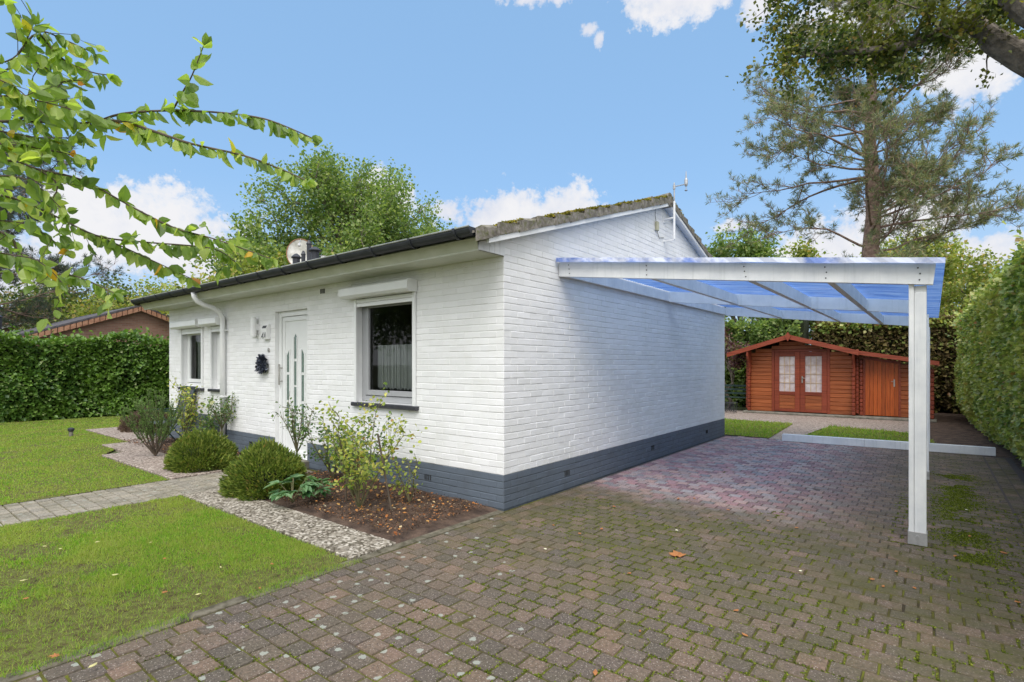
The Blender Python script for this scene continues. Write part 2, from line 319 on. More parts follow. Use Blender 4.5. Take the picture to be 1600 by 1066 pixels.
L_ROSEY = leafmat('yellowing_rose_leaves', [(0, (.12, .20, .04)), (.4, (.28, .36, .07)), (.75, (.46, .48, .12)), (.95, (.60, .54, .16)), (1, (.30, .14, .05))], .35, .45, .4)
L_ROSEG = leafmat('green_rose_leaves', [(0, (.04, .10, .03)), (.5, (.09, .17, .05)), (.85, (.16, .25, .07)), (1, (.35, .34, .12))], .3, .45, .45)
L_HEATH = leafmat('heather_sprigs', [(0, (.06, .10, .02)), (.4, (.13, .19, .035)), (.8, (.23, .28, .055)), (.96, (.32, .34, .09)), (1, (.30, .20, .06))], .25, .6, .2)
L_BHEATH = leafmat('brown_heather_sprigs', [(0, (.07, .045, .04)), (.5, (.14, .09, .07)), (1, (.22, .16, .13))], .2, .7, .2)
L_ROSM = leafmat('broom_shoots', [(0, (.07, .14, .04)), (.5, (.14, .24, .07)), (1, (.25, .36, .13))], .25, .6, .2)
L_HELL = leafmat('hellebore_leaves', [(0, (.05, .13, .05)), (.5, (.10, .21, .08)), (1, (.20, .32, .15))], .25, .35, .5)
PETAL = leafmat('white_petals', [(0, (.72, .70, .62)), (1, (.82, .80, .74))], .3, .6, .2)
DEADL = leafmat('dead_leaf', [(0, (.30, .10, .03)), (.5, (.42, .17, .06)), (1, (.52, .27, .10))], .2, .6, .3)
CHIPS = leafmat('bark_chips_and_litter', [(0, (.03, .018, .012)), (.6, (.085, .048, .03)), (.88, (.18, .09, .05)), (.96, (.40, .17, .06)), (1, (.50, .42, .28))], .05, .8, .2)

# ------------------------------------------------------------ mesh building
def tag(o, label=None, cat=None, group=None, kind=None):
    if label: o['label'] = label
    if cat: o['category'] = cat
    if group: o['group'] = group
    if kind: o['kind'] = kind
    return o
def root_of(o):
    while o.parent: o = o.parent
    return o
def link_mesh(name, V, F, mat, parent=None, origin=None, smooth=False, local=False):
    V = np.asarray(V, dtype=np.float64).reshape(-1, 3)
    if parent is not None:
        org = np.array(root_of(parent).location) if not local else np.zeros(3)
    else:
        if origin is None:
            origin = (V[:, 0].mean(), V[:, 1].mean(), V[:, 2].min()) if not local else (0, 0, 0)
        org = np.array(origin, dtype=float)
    V = V - org
    me = bpy.data.meshes.new(name)
    if isinstance(F, np.ndarray):
        n, k = F.shape
        me.vertices.add(len(V)); me.vertices.foreach_set('co', V.astype(np.float32).ravel())
        me.loops.add(n * k); me.loops.foreach_set('vertex_index', F.astype(np.int32).ravel())
        me.polygons.add(n); me.polygons.foreach_set('loop_start', np.arange(0, n * k, k, dtype=np.int32))
        me.update(calc_edges=True)
    else:
        me.from_pydata([tuple(v) for v in V], [], F)
    me.polygons.foreach_set('use_smooth', np.full(len(me.polygons), bool(smooth)))
    me.materials.append(mat)
    o = bpy.data.objects.new(name, me); COL.objects.link(o)
    if parent is not None: o.parent = parent
    else: o.location = org
    return o
class MB:
    def __init__(s): s.v = []; s.f = []
    def add(s, vs, fs):
        b = len(s.v); s.v += [tuple(v) for v in vs]; s.f += [tuple(i + b for i in f) for f in fs]; return s
    def box(s, a, b, bev=0.0):
        x0, y0, z0 = [min(p, q) for p, q in zip(a, b)]; x1, y1, z1 = [max(p, q) for p, q in zip(a, b)]
        if bev <= 0:
            s.add([(x0, y0, z0), (x1, y0, z0), (x1, y1, z0), (x0, y1, z0), (x0, y0, z1), (x1, y0, z1), (x1, y1, z1), (x0, y1, z1)],
                  [(0, 3, 2, 1), (4, 5, 6, 7), (0, 1, 5, 4), (1, 2, 6, 5), (2, 3, 7, 6), (3, 0, 4, 7)])
        else:
            c = np.array([(x0 + x1) / 2, (y0 + y1) / 2, (z0 + z1) / 2]); h = np.array([x1 - x0, y1 - y0, z1 - z0]) / 2
            bev = min(bev, *(h * .9)); vs = []; idx = {}
            for sx in (-1, 1):
                for sy in (-1, 1):
                    for sz in (-1, 1):
                        for ax in range(3):
                            d = h - bev; d[ax] = h[ax]; idx[(sx, sy, sz, ax)] = len(vs); vs.append(c + d * (sx, sy, sz))
            fs = []
            for ax in range(3):
                o1, o2 = [i for i in range(3) if i != ax]
                for sg in (-1, 1):
                    q = []
                    for a1, a2 in ((-1, -1), (1, -1), (1, 1), (-1, 1)):
                        k = [0, 0, 0]; k[ax] = sg; k[o1] = a1; k[o2] = a2; q.append(idx[(*k, ax)])
                    flip = (sg > 0) == (ax == 1)
                    fs.append(tuple(q[::-1] if flip else q))
            for ax in range(3):       # edges along ax
                o1, o2 = [i for i in range(3) if i != ax]
                for a1 in (-1, 1):
                    for a2 in (-1, 1):
                        def K(e, which):
                            k = [0, 0, 0]; k[ax] = e; k[o1] = a1; k[o2] = a2; return idx[(*k, which)]
                        q = [K(-1, o1), K(1, o1), K(1, o2), K(-1, o2)]
                        if (a1 * a2 > 0) == (ax == 1): q = q[::-1]
                        fs.append(tuple(q))
            for sx in (-1, 1):
                for sy in (-1, 1):
                    for sz in (-1, 1):
                        q = [idx[(sx, sy, sz, a)] for a in range(3)]
                        fs.append(tuple(q if sx * sy * sz > 0 else q[::-1]))
            s.add(vs, fs)
        return s
    def beam(s, p, q, w, h, up=(0, 0, 1), cut=None):    # box along p->q, w sideways, h along up; centred
        p = np.array(p, float); q = np.array(q, float); d = q - p; d /= np.linalg.norm(d); u = np.array(up, float)
        sd = np.cross(d, u); sd /= np.linalg.norm(sd); u2 = np.cross(sd, d) if cut is None else u
        vs = [e + sd * a * w / 2 + u2 * b * h / 2 for e in (p, q) for a, b in ((-1, -1), (1, -1), (1, 1), (-1, 1))]
        s.add(vs, [(0, 1, 2, 3)[::-1], (4, 5, 6, 7), (0, 1, 5, 4), (1, 2, 6, 5), (2, 3, 7, 6), (3, 0, 4, 7)]); return s
    def prism(s, poly, vec):      # polygon extruded by vec
        n = len(poly); v = np.array(vec, float); P = [np.array(p, float) for p in poly]
        s.add(P + [p + v for p in P], [tuple(range(n))[::-1], tuple(range(n, 2 * n))] + [(i, (i + 1) % n, n + (i + 1) % n, n + i) for i in range(n)]); return s
    def tube(s, pts, rad, seg=8, cap=True):
        P = [np.array(p, float) for p in pts]; n = len(P)
        if not hasattr(rad, '__len__'): rad = [rad] * n
        b = len(s.v); ref = np.array([0.13, 0.31, .94]); 
        for i in range(n):
            d = P[min(i + 1, n - 1)] - P[max(i - 1, 0)]; d = d / (np.linalg.norm(d) + 1e-9)
            if abs(np.dot(d, ref)) > .97: rr = np.array([1., 0, 0])
            else: rr = ref
            a = np.cross(d, rr); a /= np.linalg.norm(a); c = np.cross(d, a)
            for k in range(seg):
                t = 2 * math.pi * k / seg; s.v.append(tuple(P[i] + (a * math.cos(t) + c * math.sin(t)) * rad[i]))
        for i in range(n - 1):
            for k in range(seg):
                k2 = (k + 1) % seg; s.f.append((b + i * seg + k, b + i * seg + k2, b + (i + 1) * seg + k2, b + (i + 1) * seg + k))
        if cap: s.f.append(tuple(b + k for k in range(seg))[::-1]); s.f.append(tuple(b + (n - 1) * seg + k for k in range(seg)))
        return s
    def lathe(s, c, prof, seg=20):       # profile [(r,z)] round the vertical through c
        b = len(s.v)
        for r, z in prof:
            for k in range(seg):
                t = 2 * math.pi * k / seg; s.v.append((c[0] + r * math.cos(t), c[1] + r * math.sin(t), c[2] + z))
        for i in range(len(prof) - 1):
            for k in range(seg):
                k2 = (k + 1) % seg; s.f.append((b + i * seg + k, b + i * seg + k2, b + (i + 1) * seg + k2, b + (i + 1) * seg + k))
        s.f.append(tuple(b + k for k in range(seg))[::-1]); s.f.append(tuple(b + (len(prof) - 1) * seg + k for k in range(seg)))
        return s
    def build(s, name, mat, parent=None, origin=None, smooth=False, local=False):
        return link_mesh(name, s.v, s.f, mat, parent, origin, smooth, local)
def thing(name, loc, label, cat, group=None):
    o = bpy.data.objects.new(name, None); o.empty_display_size = .3; COL.objects.link(o); o.location = loc
    return tag(o, label, cat, group)

# leaf templates (x across, y along, z up)
T_KITE = (np.array([(0, 0, 0), (-.32, .45, .06), (0, 1, -.05), (.32, .45, .06)]), np.array([(0, 3, 2, 1)]))
T_LEAF = (np.array([(0, 0, 0), (-.26, .18, .03), (-.36, .48, .05), (-.22, .78, .0), (0, 1.0, -.10), (.22, .78, .0), (.36, .48, .05), (.26, .18, .03), (0, .3, -.03), (0, .65, -.05)]),
          np.array([(0, 8, 1, 1), (1, 8, 9, 2), (2, 9, 4, 3), (0, 7, 8, 8), (7, 6, 9, 8), (6, 5, 4, 9)]))
T_BLADE = (np.array([(-.5, 0, 0), (.5, 0, 0), (.1, 0, 1.0)]), np.array([(0, 1, 2)]))
T_SPRIG = (np.array([(-.10, 0, 0), (.10, 0, 0), (.13, .6, .02), (0, 1, .0), (-.13, .6, .02)]), None)
def rotmats(d, roll):            # frames whose y axis is d (n,3)
    d = d / (np.linalg.norm(d, axis=1, keepdims=True) + 1e-9)
    ref = np.tile(np.array([0, 0, 1.0]), (len(d), 1)); bad = np.abs(d[:, 2]) > .97; ref[bad] = (1, 0, 0)
    x = np.cross(d, ref); x /= np.linalg.norm(x, axis=1, keepdims=True); z = np.cross(x, d)
    c, s_ = np.cos(roll)[:, None], np.sin(roll)[:, None]
    x2 = x * c + z * s_; z2 = -x * s_ + z * c
    return np.stack([x2, d, z2], axis=2)
def scatter(tmpl, P, M, S):      # -> V, F
    tv, tf = tmpl; n = len(P); k = len(tv)
    S = np.asarray(S); S = S[:, None] * np.ones(3) if S.ndim == 1 else S
    V = np.einsum('nij,nkj->nki', M, tv[None] * S[:, None, :]) + P[:, None, :]
    F = (tf[None] + (np.arange(n) * k)[:, None, None]).reshape(-1, tf.shape[1])
    return V.reshape(-1, 3), F
def fix_tris(F):                 # quads with a doubled corner -> list of polys
    return [tuple(dict.fromkeys(f)) for f in F.tolist()]
def leaves(name, P, D, size, mat, parent=None, tmpl=T_KITE, wid=1.0, roll=1.2, jit=.35, **kw):
    n = len(P); S = size * (1 + jit * (rng.random(n) * 2 - 1)); S = np.stack([S * wid, S, S], 1)
    V, F = scatter(tmpl, P, rotmats(D, (rng.random(n) - .5) * 2 * roll), S)
    if tmpl is T_LEAF: F = fix_tris(F)
    return link_mesh(name, V, F, mat, parent, **kw)
def rdir(n): 
    d = rng.normal(size=(n, 3)); return d / np.linalg.norm(d, axis=1, keepdims=True)

# ------------------------------------------------------------ ground
def sheet(name, pts, z, mat, **kw):
    o = link_mesh(name, [(x, y, z) for x, y in pts], [tuple(range(len(pts)))], mat); tag(o, kind='structure'); return o
sheet('ground', [(-900, -900), (900, -900), (900, 900), (-900, 900)], -.03, GROUND)
DRX0, DRX1 = -3.30, .80
sheet('paving_bed', [(DRX0 - .02, -1.5), (DRX1 + .15, -1.5), (DRX1 + .15, 11.35), (DRX0 - .06, 11.35)], -.0055, JOINT)
PW, PL, G = .124, .138, .0055
def pavers(x0, x1, y0, y1, along='x', bond=.5, seed=1):
    r = np.random.default_rng(seed); cs_ = []
    if along == 'x':
        j = 0; y = y0
        while y < y1 - .01:
            off = (bond * PL if j % 2 else 0) + (r.random() - .5) * .03; x = x0 - off
            while x < x1 - .004:
                a, b = max(x, x0), min(x + PL, x1)
                if b - a > .03: cs_.append(((a + b) / 2, y + PW / 2, (b - a) - G - r.random() * .004, PW - G - r.random() * .003))
                x += PL
            y += PW; j += 1
    else:
        i = 0; x = x0
        while x < x1 - .01:
            off = (bond * PL if i % 2 else 0); y = y0 - off
            while y < y1 - .004:
                a, b = max(y, y0), min(y + PL, y1)
                if b - a > .03: cs_.append((x + PW / 2, (a + b) / 2, PW - G - r.random() * .003, (b - a) - G - r.random() * .004))
                y += PL
            x += PW; i += 1
    return np.array(cs_)
def paver_mesh(name, C, z=0.0, mat=PAVER, seed=3):
    r = np.random.default_rng(seed); n = len(C)
    bev = .004; V = np.zeros((n, 8, 3)); k = 0
    for (sx, sy) in ((-1, -1), (1, -1), (1, 1), (-1, 1)):
        V[:, k, 0] = sx * (C[:, 2] / 2 - bev) ; V[:, k, 1] = sy * (C[:, 3] / 2 - bev); V[:, k, 2] = 0
        V[:, k + 4, 0] = sx * C[:, 2] / 2; V[:, k + 4, 1] = sy * C[:, 3] / 2; V[:, k + 4, 2] = -.012; k += 1
    V[:, :, 2] += V[:, :, 0] * (r.normal(size=(n, 1)) * .013) + V[:, :, 1] * (r.normal(size=(n, 1)) * .018) + r.normal(size=(n, 1)) * .0016
    a = r.normal(size=(n, 1)) * .008
    X = V[:, :, 0] * np.cos(a) - V[:, :, 1] * np.sin(a); Yv = V[:, :, 0] * np.sin(a) + V[:, :, 1] * np.cos(a)
    V[:, :, 0] = X + C[:, 0:1]; V[:, :, 1] = Yv + C[:, 1:2]; V[:, :, 2] += z
    f = np.array([(0, 1, 2, 3), (4, 5, 1, 0), (5, 6, 2, 1), (6, 7, 3, 2), (7, 4, 0, 3)])
    F = (f[None] + (np.arange(n) * 8)[:, None, None]).reshape(-1, 4)
    return link_mesh(name, V.reshape(-1, 3), F, mat, origin=(0, 0, z))
C1 = pavers(-3.10, .62, -1.2, 11.25, 'x', seed=4)
C2 = pavers(-3.305, -3.11, -1.2, 11.2, 'y', bond=.5, seed=5)
C3 = pavers(.63, .86, -1.2, 11.2, 'y', bond=.5, seed=6)
tag(paver_mesh('driveway', np.vstack([C1, C2[C2[:, 0] > -9], C3])), kind='structure')
# garden path to the front door
PX0, PX1 = -7.56, -6.56
sheet('path_bed', [(PX0, -4), (PX1, -4), (PX1, 4.1), (PX0, 4.1)], -.012, JOINT)
tag(paver_mesh('garden_path', pavers(PX0 + .01, PX1 - .01, -3.9, 4.0, 'x', seed=8), -.002, PATHP, seed=9), kind='structure')
# concrete edging of the driveway
mb = MB(); y = -1.4
while y < 4.05:
    mb.box((-3.40, y, -.1), (-3.315, min(y + .995, 4.08), .004 + random.uniform(-.003, .003)), .004); y += 1
KERB = nmat('dirty_kerb', (.07, .062, .038), (.17, .15, .11), 11, .95, 60, .8, .006, lo=.4, hi=.62); tag(mb.build('driveway_kerb', KERB), kind='structure')
mb = MB(); mb.box((-3.42, 3.92, -.05), (-3.22, 4.07, .018), .01)
# gravel-concrete slabs
def slabs(name, rects, z, mat):
    mb = MB()
    for (x0, y0, x1, y1) in rects: mb.box((x0 + .006, y0 + .006, -.05), (x1 - .006, y1 - .006, z + random.uniform(-.003, .003)), .006)
    o = mb.build(name, mat); tag(o, kind='structure'); return o
rects = [(-6.54 + i * .62, 2.37, -6.54 + (i + 1) * .62, 2.82) for i in range(5)]; rects[-1] = (rects[-1][0], 2.37, -3.41, 2.82)
slabs('aggregate_slabs', rects, .012, AGG)
slabs('aggregate_slabs', [(-9.0, 2.62, -7.72, 3.25), (-10.45, 2.62, -9.0, 3.3), (-11.75, 2.95, -10.45, 3.9), (-13.2, 3.42, -11.75, 4.06), (-14.8, 3.42, -13.2, 4.06), (-7.7, 2.62, -7.58, 3.25)], .012, AGGP)
# beds
def bed(name, x0, x1, y0, y1, hmax, mat, nx=40, ny=14, seed=0):
    V = []; F = []
    for j in range(ny + 1):
        for i in range(nx + 1):
            u, v = i / nx, j / ny; x = x0 + (x1 - x0) * u; y = y0 + (y1 - y0) * v
            e = min(1, 6 * min(u, 1 - u), 5 * v if v < .5 else 9)
            V.append((x, y, -.012 + hmax * e * (.6 + .6 * mnoise.noise(Vector((x * 2, y * 2, seed)))) + .012 * mnoise.noise(Vector((x * 14, y * 14, seed)))))
    for j in range(ny):
        for i in range(nx): a = j * (nx + 1) + i; F.append((a, a + 1, a + nx + 2, a + nx + 1))
    return tag(link_mesh(name, V, F, mat, smooth=True), kind='structure')
bed('soil_bed', -6.55, -3.42, 2.80, 4.12, .06, SOIL, seed=1)
bed('soil_bed', -12.1, -7.57, 3.22, 4.12, .05, SOIL, seed=2)
def litter(name, x0, x1, y0, y1, n, z, size=.02, mat=CHIPS, label=None, cat=None):
    P = np.stack([rng.uniform(x0, x1, n), rng.uniform(y0, y1, n), z + rng.random(n) * .02], 1)
    D = rdir(n); D[:, 2] *= .35
    return leaves(name, P, D, size, mat, wid=1.2, roll=.5, jit=.6)
tag(litter('bark_litter', -6.5, -3.5, 2.86, 4.05, 11000, .03, .015), 'dark bark chips and orange leaf litter covering the bed beside the white house corner', 'bark litter', kind='stuff')
tag(litter('bark_litter', -11.9, -7.7, 3.3, 4.05, 3000, .03, .025), 'brown leaf litter in the bed left of the front door path', 'bark litter', kind='stuff')

ORL = leafmat('orange_leaf_litter', [(0, (.30, .10, .03)), (.5, (.50, .22, .07)), (.9, (.60, .36, .12)), (1, (.62, .58, .42))], .2, .7, .2)
tag(litter('leaf_litter', -6.3, -3.5, 2.86, 4.0, 420, .05, .030, ORL), 'scattered orange and yellow leaf litter lying among the roses in the bed', 'leaf litter', kind='stuff')
# lawns: soil sheet + blades
def inpoly(P, poly):
    x, y = P[:, 0], P[:, 1]; c = np.zeros(len(P), bool); n = len(poly)
    for i in range(n):
        x1, y1 = poly[i]; x2, y2 = poly[(i + 1) % n]
        c ^= ((y1 > y) != (y2 > y)) & (x < (x2 - x1) * (y - y1) / (y2 - y1 + 1e-12) + x1)
    return c
def vnoise(P, s, seed):          # cheap smooth value noise
    r = np.random.default_rng(seed); T = r.random((64, 64)); q = P[:, :2] * s + 1000; i = np.floor(q).astype(int); f = q - i; f = f * f * (3 - 2 * f)
    a = T[i[:, 0] % 64, i[:, 1] % 64]; b = T[(i[:, 0] + 1) % 64, i[:, 1] % 64]; c = T[i[:, 0] % 64, (i[:, 1] + 1) % 64]; d = T[(i[:, 0] + 1) % 64, (i[:, 1] + 1) % 64]
    return (a * (1 - f[:, 0]) + b * f[:, 0]) * (1 - f[:, 1]) + (c * (1 - f[:, 0]) + d * f[:, 0]) * f[:, 1]
def lawn(poly, dens_near, label, bare=.62, far=6.0, hgt=.024, blade=.0032, edgebare=None, lawn_name='lawn'):
    sheet(lawn_name, poly, -.004, LAWN)
    xs = [p[0] for p in poly]; ys = [p[1] for p in poly]; x0, x1, y0, y1 = min(xs), max(xs), min(ys), max(ys)
    out = []; A = (x1 - x0) * (y1 - y0); n = int(A * dens_near); step = 400000
    while n > 0:
        m = min(n, step); n -= m
        P = np.stack([rng.uniform(x0, x1, m), rng.uniform(y0, y1, m), np.zeros(m)], 1)
        dist = np.hypot(P[:, 0], P[:, 1]); dep = P @ FW; lat = P @ RT
        keep = (dep > -.5) & (np.abs(lat) < dep * 1.0 + 1.6) & (rng.random(m) < np.clip((3.2 / dist) ** 1.6, .03, 1)) & inpoly(P, poly)
        P = P[keep]
        v = .5 * vnoise(P, 1.3, 1) + .3 * vnoise(P, 4.1, 2) + .2 * vnoise(P, 11, 3)
        if edgebare is not None: v = v + edgebare(P)
        v = v + (vnoise(P, 28, 7) - .5) * .16; P = P[(v + rng.normal(size=len(P)) * .055 < bare) | (rng.random(len(P)) < .16)]; out.append(P)
    P = np.vstack(out); n = len(P); dist = np.hypot(P[:, 0], P[:, 1])
    yaw = rng.random(n) * 2 * np.pi; lean = rng.random(n) ** .7 * 1.1; la = rng.random(n) * 2 * np.pi
    up = np.stack([np.sin(lean) * np.cos(la), np.sin(lean) * np.sin(la), np.cos(lean)], 1)
    sd = np.stack([np.cos(yaw), np.sin(yaw), np.zeros(n)], 1); ot = np.cross(up, sd)
    M = np.stack([sd, ot, up], 2); w = blade * np.maximum(1, dist / 3.2); h = hgt * (.5 + rng.random(n)) * (.7 + .6 * vnoise(P, 2.3, 9))
    P[:, 2] = -.006
    V, F = scatter(T_BLADE, P, M, np.stack([w, w, h], 1))
    o = link_mesh('grass', V, F, GRASS); tag(o, label, 'grass', kind='stuff'); return n
eb = lambda P: .17 * np.clip((P[:, 0] + 3.95) / .5, 0, 1) + .16 * np.exp(-((P[:, 0] + 5.3) ** 2 / .9 + (P[:, 1] - 2.25) ** 2 / .05)) + .05 * np.clip((P[:, 1] + P[:, 0] * .0 - 0) * -1, 0, 1)
n1_ = lawn([(-6.55, -1.2), (-3.41, -1.2), (-3.41, 2.36), (-6.55, 2.36)], 42000, 'patchy green front lawn with bare brown spots between path and driveway', .545, edgebare=eb)
n2_ = lawn([(-18.2, -4), (-7.57, -4), (-7.57, 2.6), (-10.4, 2.6), (-11.75, 3.4), (-14.85, 3.4), (-14.85, 4.15), (-12.2, 4.3), (-12.2, 9), (-18.2, 9)], 22000, 'bright green lawn in front of the dark hedge left of the path', .66)
n3_ = lawn([(-9, 11.45), (-2.55, 11.45), (-2.7, 14.6), (-9, 15.2)], 9000, 'green lawn patch beside the far end of the white gable wall', .75, hgt=.05, blade=.004)
n4_ = lawn([(-2.1, 11.55), (.1, 11.6), (-.1, 14.1), (-1.9, 14.6)], 9000, 'green lawn patch behind the white ground beam', .72, hgt=.05, blade=.004)
print('grass', n1_, n2_, n3_, n4_)
sheet('gravel_yard', [(-9, 14.3), (-2.7, 13.9), (-2.55, 11.4), (-2.15, 11.4), (-2.0, 13.9), (.1, 13.7), (.1, 18), (-9, 18)], -.012, AGGP)
sheet('hedge_soil', [(-.0, 11.36), (3, 11.36), (3, 22), (-.2, 22)], -.010, SOIL)
sheet('hedge_soil', [(.84, -2), (3, -2), (3, 11.34), (.84, 11.34)], -.010, SOIL)

n = 5200; P = np.stack([-3.36 + rng.normal(size=n) * .035, rng.uniform(-.6, 2.4, n), np.full(n, .0)], 1); P = P[vnoise(P, 3.5, 51) > .42]; n = len(P)
lean = rng.random(n) * 1.1; la = rng.random(n) * 6.28; up = np.stack([np.sin(lean) * np.cos(la), np.sin(lean) * np.sin(la), np.cos(lean)], 1); yw = rng.random(n) * 6.28; sd = np.stack([np.cos(yw), np.sin(yw), np.zeros(n)], 1)
V, F = scatter(T_BLADE, P, np.stack([sd, np.cross(up, sd), up], 2), np.stack([np.full(n, .003), np.full(n, .003), .018 + .02 * rng.random(n)], 1))
tag(link_mesh('grass', V, F, GRASS), 'thin fringe of grass growing over the kerb between front lawn and driveway', 'grass', kind='stuff')
# moss cushions in the driveway joints
P = np.stack([rng.uniform(-3.0, .75, 30000), rng.uniform(.6, 7.5, 30000), np.zeros(30000)], 1)
j = np.floor((P[:, 1] + 1.2) / PW + .5); onx = rng.random(len(P)) < .55
P[onx, 1] = (-1.2 + j * PW)[onx]
jj = np.floor((P[:, 1] + 1.2) / PW); xo = np.where(jj % 2 == 1, -PL * .5, 0)
P[~onx, 0] = (-3.10 + xo + np.round((P[:, 0] + 3.10 - xo) / PL) * PL)[~onx]
v = .02 + .6 * vnoise(P, .9, 21) + .4 * vnoise(P, 5, 22) + .25 * np.exp(-((P[:, 0] - .22) / .3) ** 2) * (P[:, 1] > 4) - .3 * ((P[:, 1] > 5.2) & (P[:, 0] < -.3))
P = P[v > .52]; n = len(P); P = P + rng.normal(size=(n, 3)) * (.0035, .0035, 0)
P3 = np.repeat(P, 3, 0) + rng.normal(size=(3 * n, 3)) * (.006, .006, 0); P3[:, 2] = -.004
D = rdir(len(P3)); D[:, 2] = np.abs(D[:, 2]) + .6
L_MOSS = leafmat('joint_moss', [(0, (.06, .085, .012)), (.6, (.13, .17, .02)), (1, (.24, .27, .04))], .2, .9, .1)
tag(leaves('joint_moss', P3, D, .009, L_MOSS, wid=1.5), 'bright green moss growing in the joints of the clinker driveway', 'moss', kind='stuff')
# moss mounds beside the carport post
P = np.stack([.22 + rng.normal(size=30000) * .11, rng.uniform(4.6, 9.2, 30000), np.full(30000, .001)], 1)
P = P[.6 * vnoise(P, 4.0, 31) + .4 * vnoise(P, 17, 32) > .54]; D = rdir(len(P)); D[:, 2] = np.abs(D[:, 2]) + .4
tag(leaves('moss_patch', P, D, .009, L_MOSS, wid=1.5), 'strip of thick green moss on the pavers right of the carport posts', 'moss', kind='stuff')

# ------------------------------------------------------------ the house
GX, FY, CH, BL = -3.364, 4.126, .069, .222     # gable plane X, front plane Y, course height, brick length
LX, RY = -12.0, 11.31
RIDGE_Y, SL = 8.1, .3125
def verge_z(y): return 3.94 - SL * abs(y - RIDGE_Y)        # underside line of the barge board
house = thing('bungalow', (-7.7, 7.7, 0), 'white painted brick bungalow with dark grey plinth and mossy pitched roof', 'house')
def brick_panel(mb, back, length, z0, z1, topf, place, openings, seed, depth=.0034, step=0):
    r = random.Random(seed); n0 = int(round(z0 / CH)); n1_ = int(math.ceil(z1 / CH - .01))
    for c in range(n0, n1_):
        za, zb = c * CH, (c + 1) * CH
        cuts = [(a, b) for (a, b, oa, ob) in openings if oa < zb - .02 and ob > za + .02]
        runs = [(0, length)]
        for a, b in cuts:
            nr = []
            for p, q in runs:
                if b <= p or a >= q: nr.append((p, q)); continue
                if a > p: nr.append((p, a))
                if b < q: nr.append((b, q))
            runs = nr
        for p, q in runs:
            u = p - (BL / 2 if c % 2 else 0) - ((p % BL) if p > 0 else 0)
            while u < q - .004:
                a, b = max(u, p) + .0012, min(u + BL, q) - .0012
                u += BL
                if b - a < .015: continue
                ya, yb = za + .0032, zb - .0032
                ta, tb = min(yb, topf(a)), min(yb, topf(b))
                if ta - ya < .008 and tb - ya < .008: continue
                ta, tb = max(ta, ya + .004), max(tb, ya + .004)
                e = .004; dj = depth + r.uniform(-.0015, .0015); t1, t2, t3, t4 = [r.uniform(-.001, .001) for _ in range(4)]
                zz = [r.uniform(-.002, .002) for _ in range(4)]
                V = [place(a, ya, 0), place(b, ya, 0), place(b, tb, 0), place(a, ta, 0),
                     place(a + .0025, ya + e * .7 + zz[0], dj + t1), place(b - .0025, ya + e * .7 + zz[1], dj + t2), place(b - .0025, max(tb - e * 1.6, ya + .006) + zz[2], dj + t3 - .001), place(a + .0025, max(ta - e * 1.6, ya + .006) + zz[3], dj + t4 - .001)]
                mb.add(V, [(4, 5, 6, 7), (0, 1, 5, 4), (1, 2, 6, 5), (2, 3, 7, 6), (3, 0, 4, 7)])
def flat(mb, length, z0, z1, topf, place, openings, thick=-.0):       # backing: strips between openings
    us = sorted({0, length, *[a for a, b, _, _ in openings], *[b for a, b, _, _ in openings], *([RIDGE_Y - FY] if RIDGE_Y - FY < length < 7.3 else [])})
    for p, q in zip(us[:-1], us[1:]):
        if q - p < 1e-4: continue
        segs = [(z0, z1)]
        for a, b, oa, ob in openings:
            if a <= p + 1e-5 and b >= q - 1e-5:
                ns = []
                for s0, s1 in segs:
                    if ob <= s0 or oa >= s1: ns.append((s0, s1)); continue
                    if oa > s0: ns.append((s0, oa))
                    if ob < s1: ns.append((ob, s1))
                segs = ns
        for s0, s1 in segs:
            t0, t1 = min(s1, topf(p)), min(s1, topf(q))
            mb.add([place(p, s0, 0), place(q, s0, 0), place(q, t1, 0), place(p, t0, 0)], [(0, 1, 2, 3)])
SOFZ = 2.536
plG = lambda u, z, n: (GX + n, FY + u, z)
plF = lambda u, z, n: (LX + u, FY - n, z)            # u from the left end to the right
ftop = lambda u: SOFZ; gtop = lambda u: verge_z(FY + u) + .03
WIN = [(-5.80, -4.66, .98, 2.32), (-11.36, -10.40, 1.03, 2.16), (-10.05, -9.58, 1.03, 2.16)]
DOOR = (-7.84, -6.95, .10, 2.25)
fo = [(a - LX, b - LX, c, d) for a, b, c, d in WIN + [DOOR]]
P1, P2 = 5 * CH, 8 * CH; STEPX = -9.46 - LX
for nm, col, mo, pl, ln, tp, ops, zs in (('wall', WHITEB, MORT, plG, RY - FY, gtop, [], 0), ('wall', WHITEB, MORT, plF, GX - LX, ftop, fo, 0)):
    mb = MB(); bk = MB()
    if pl is plG:
        brick_panel(mb, None, ln, P1, 4.1, tp, pl, ops, 3); flat(bk, ln, P1, 4.2, tp, pl, ops)
    else:
        lo = [(STEPX, ln + 1, 0, P1), (-1, STEPX, 0, P2)]
        brick_panel(mb, None, ln, P1, SOFZ, tp, pl, ops + lo, 5); flat(bk, ln, P1, SOFZ, tp, pl, ops + [(0, STEPX, 0, P2)])
    w = mb.build(nm, col, house); bk.build('mortar_face', mo, w)
    if pl is plG: w['label'] = 'white painted brick gable wall beside the carport'
    else: w['label'] = 'white painted brick front wall with door and windows'
mb = MB(); bk = MB()
brick_panel(mb, None, RY - FY, 0, P1, gtop, plG, [], 11); flat(bk, RY - FY, -.05, P1, gtop, plG, [])
pln = mb.build('plinth', GREYB, house); bk.build('mortar_face', MORTG, pln); mb = MB(); bk = MB()
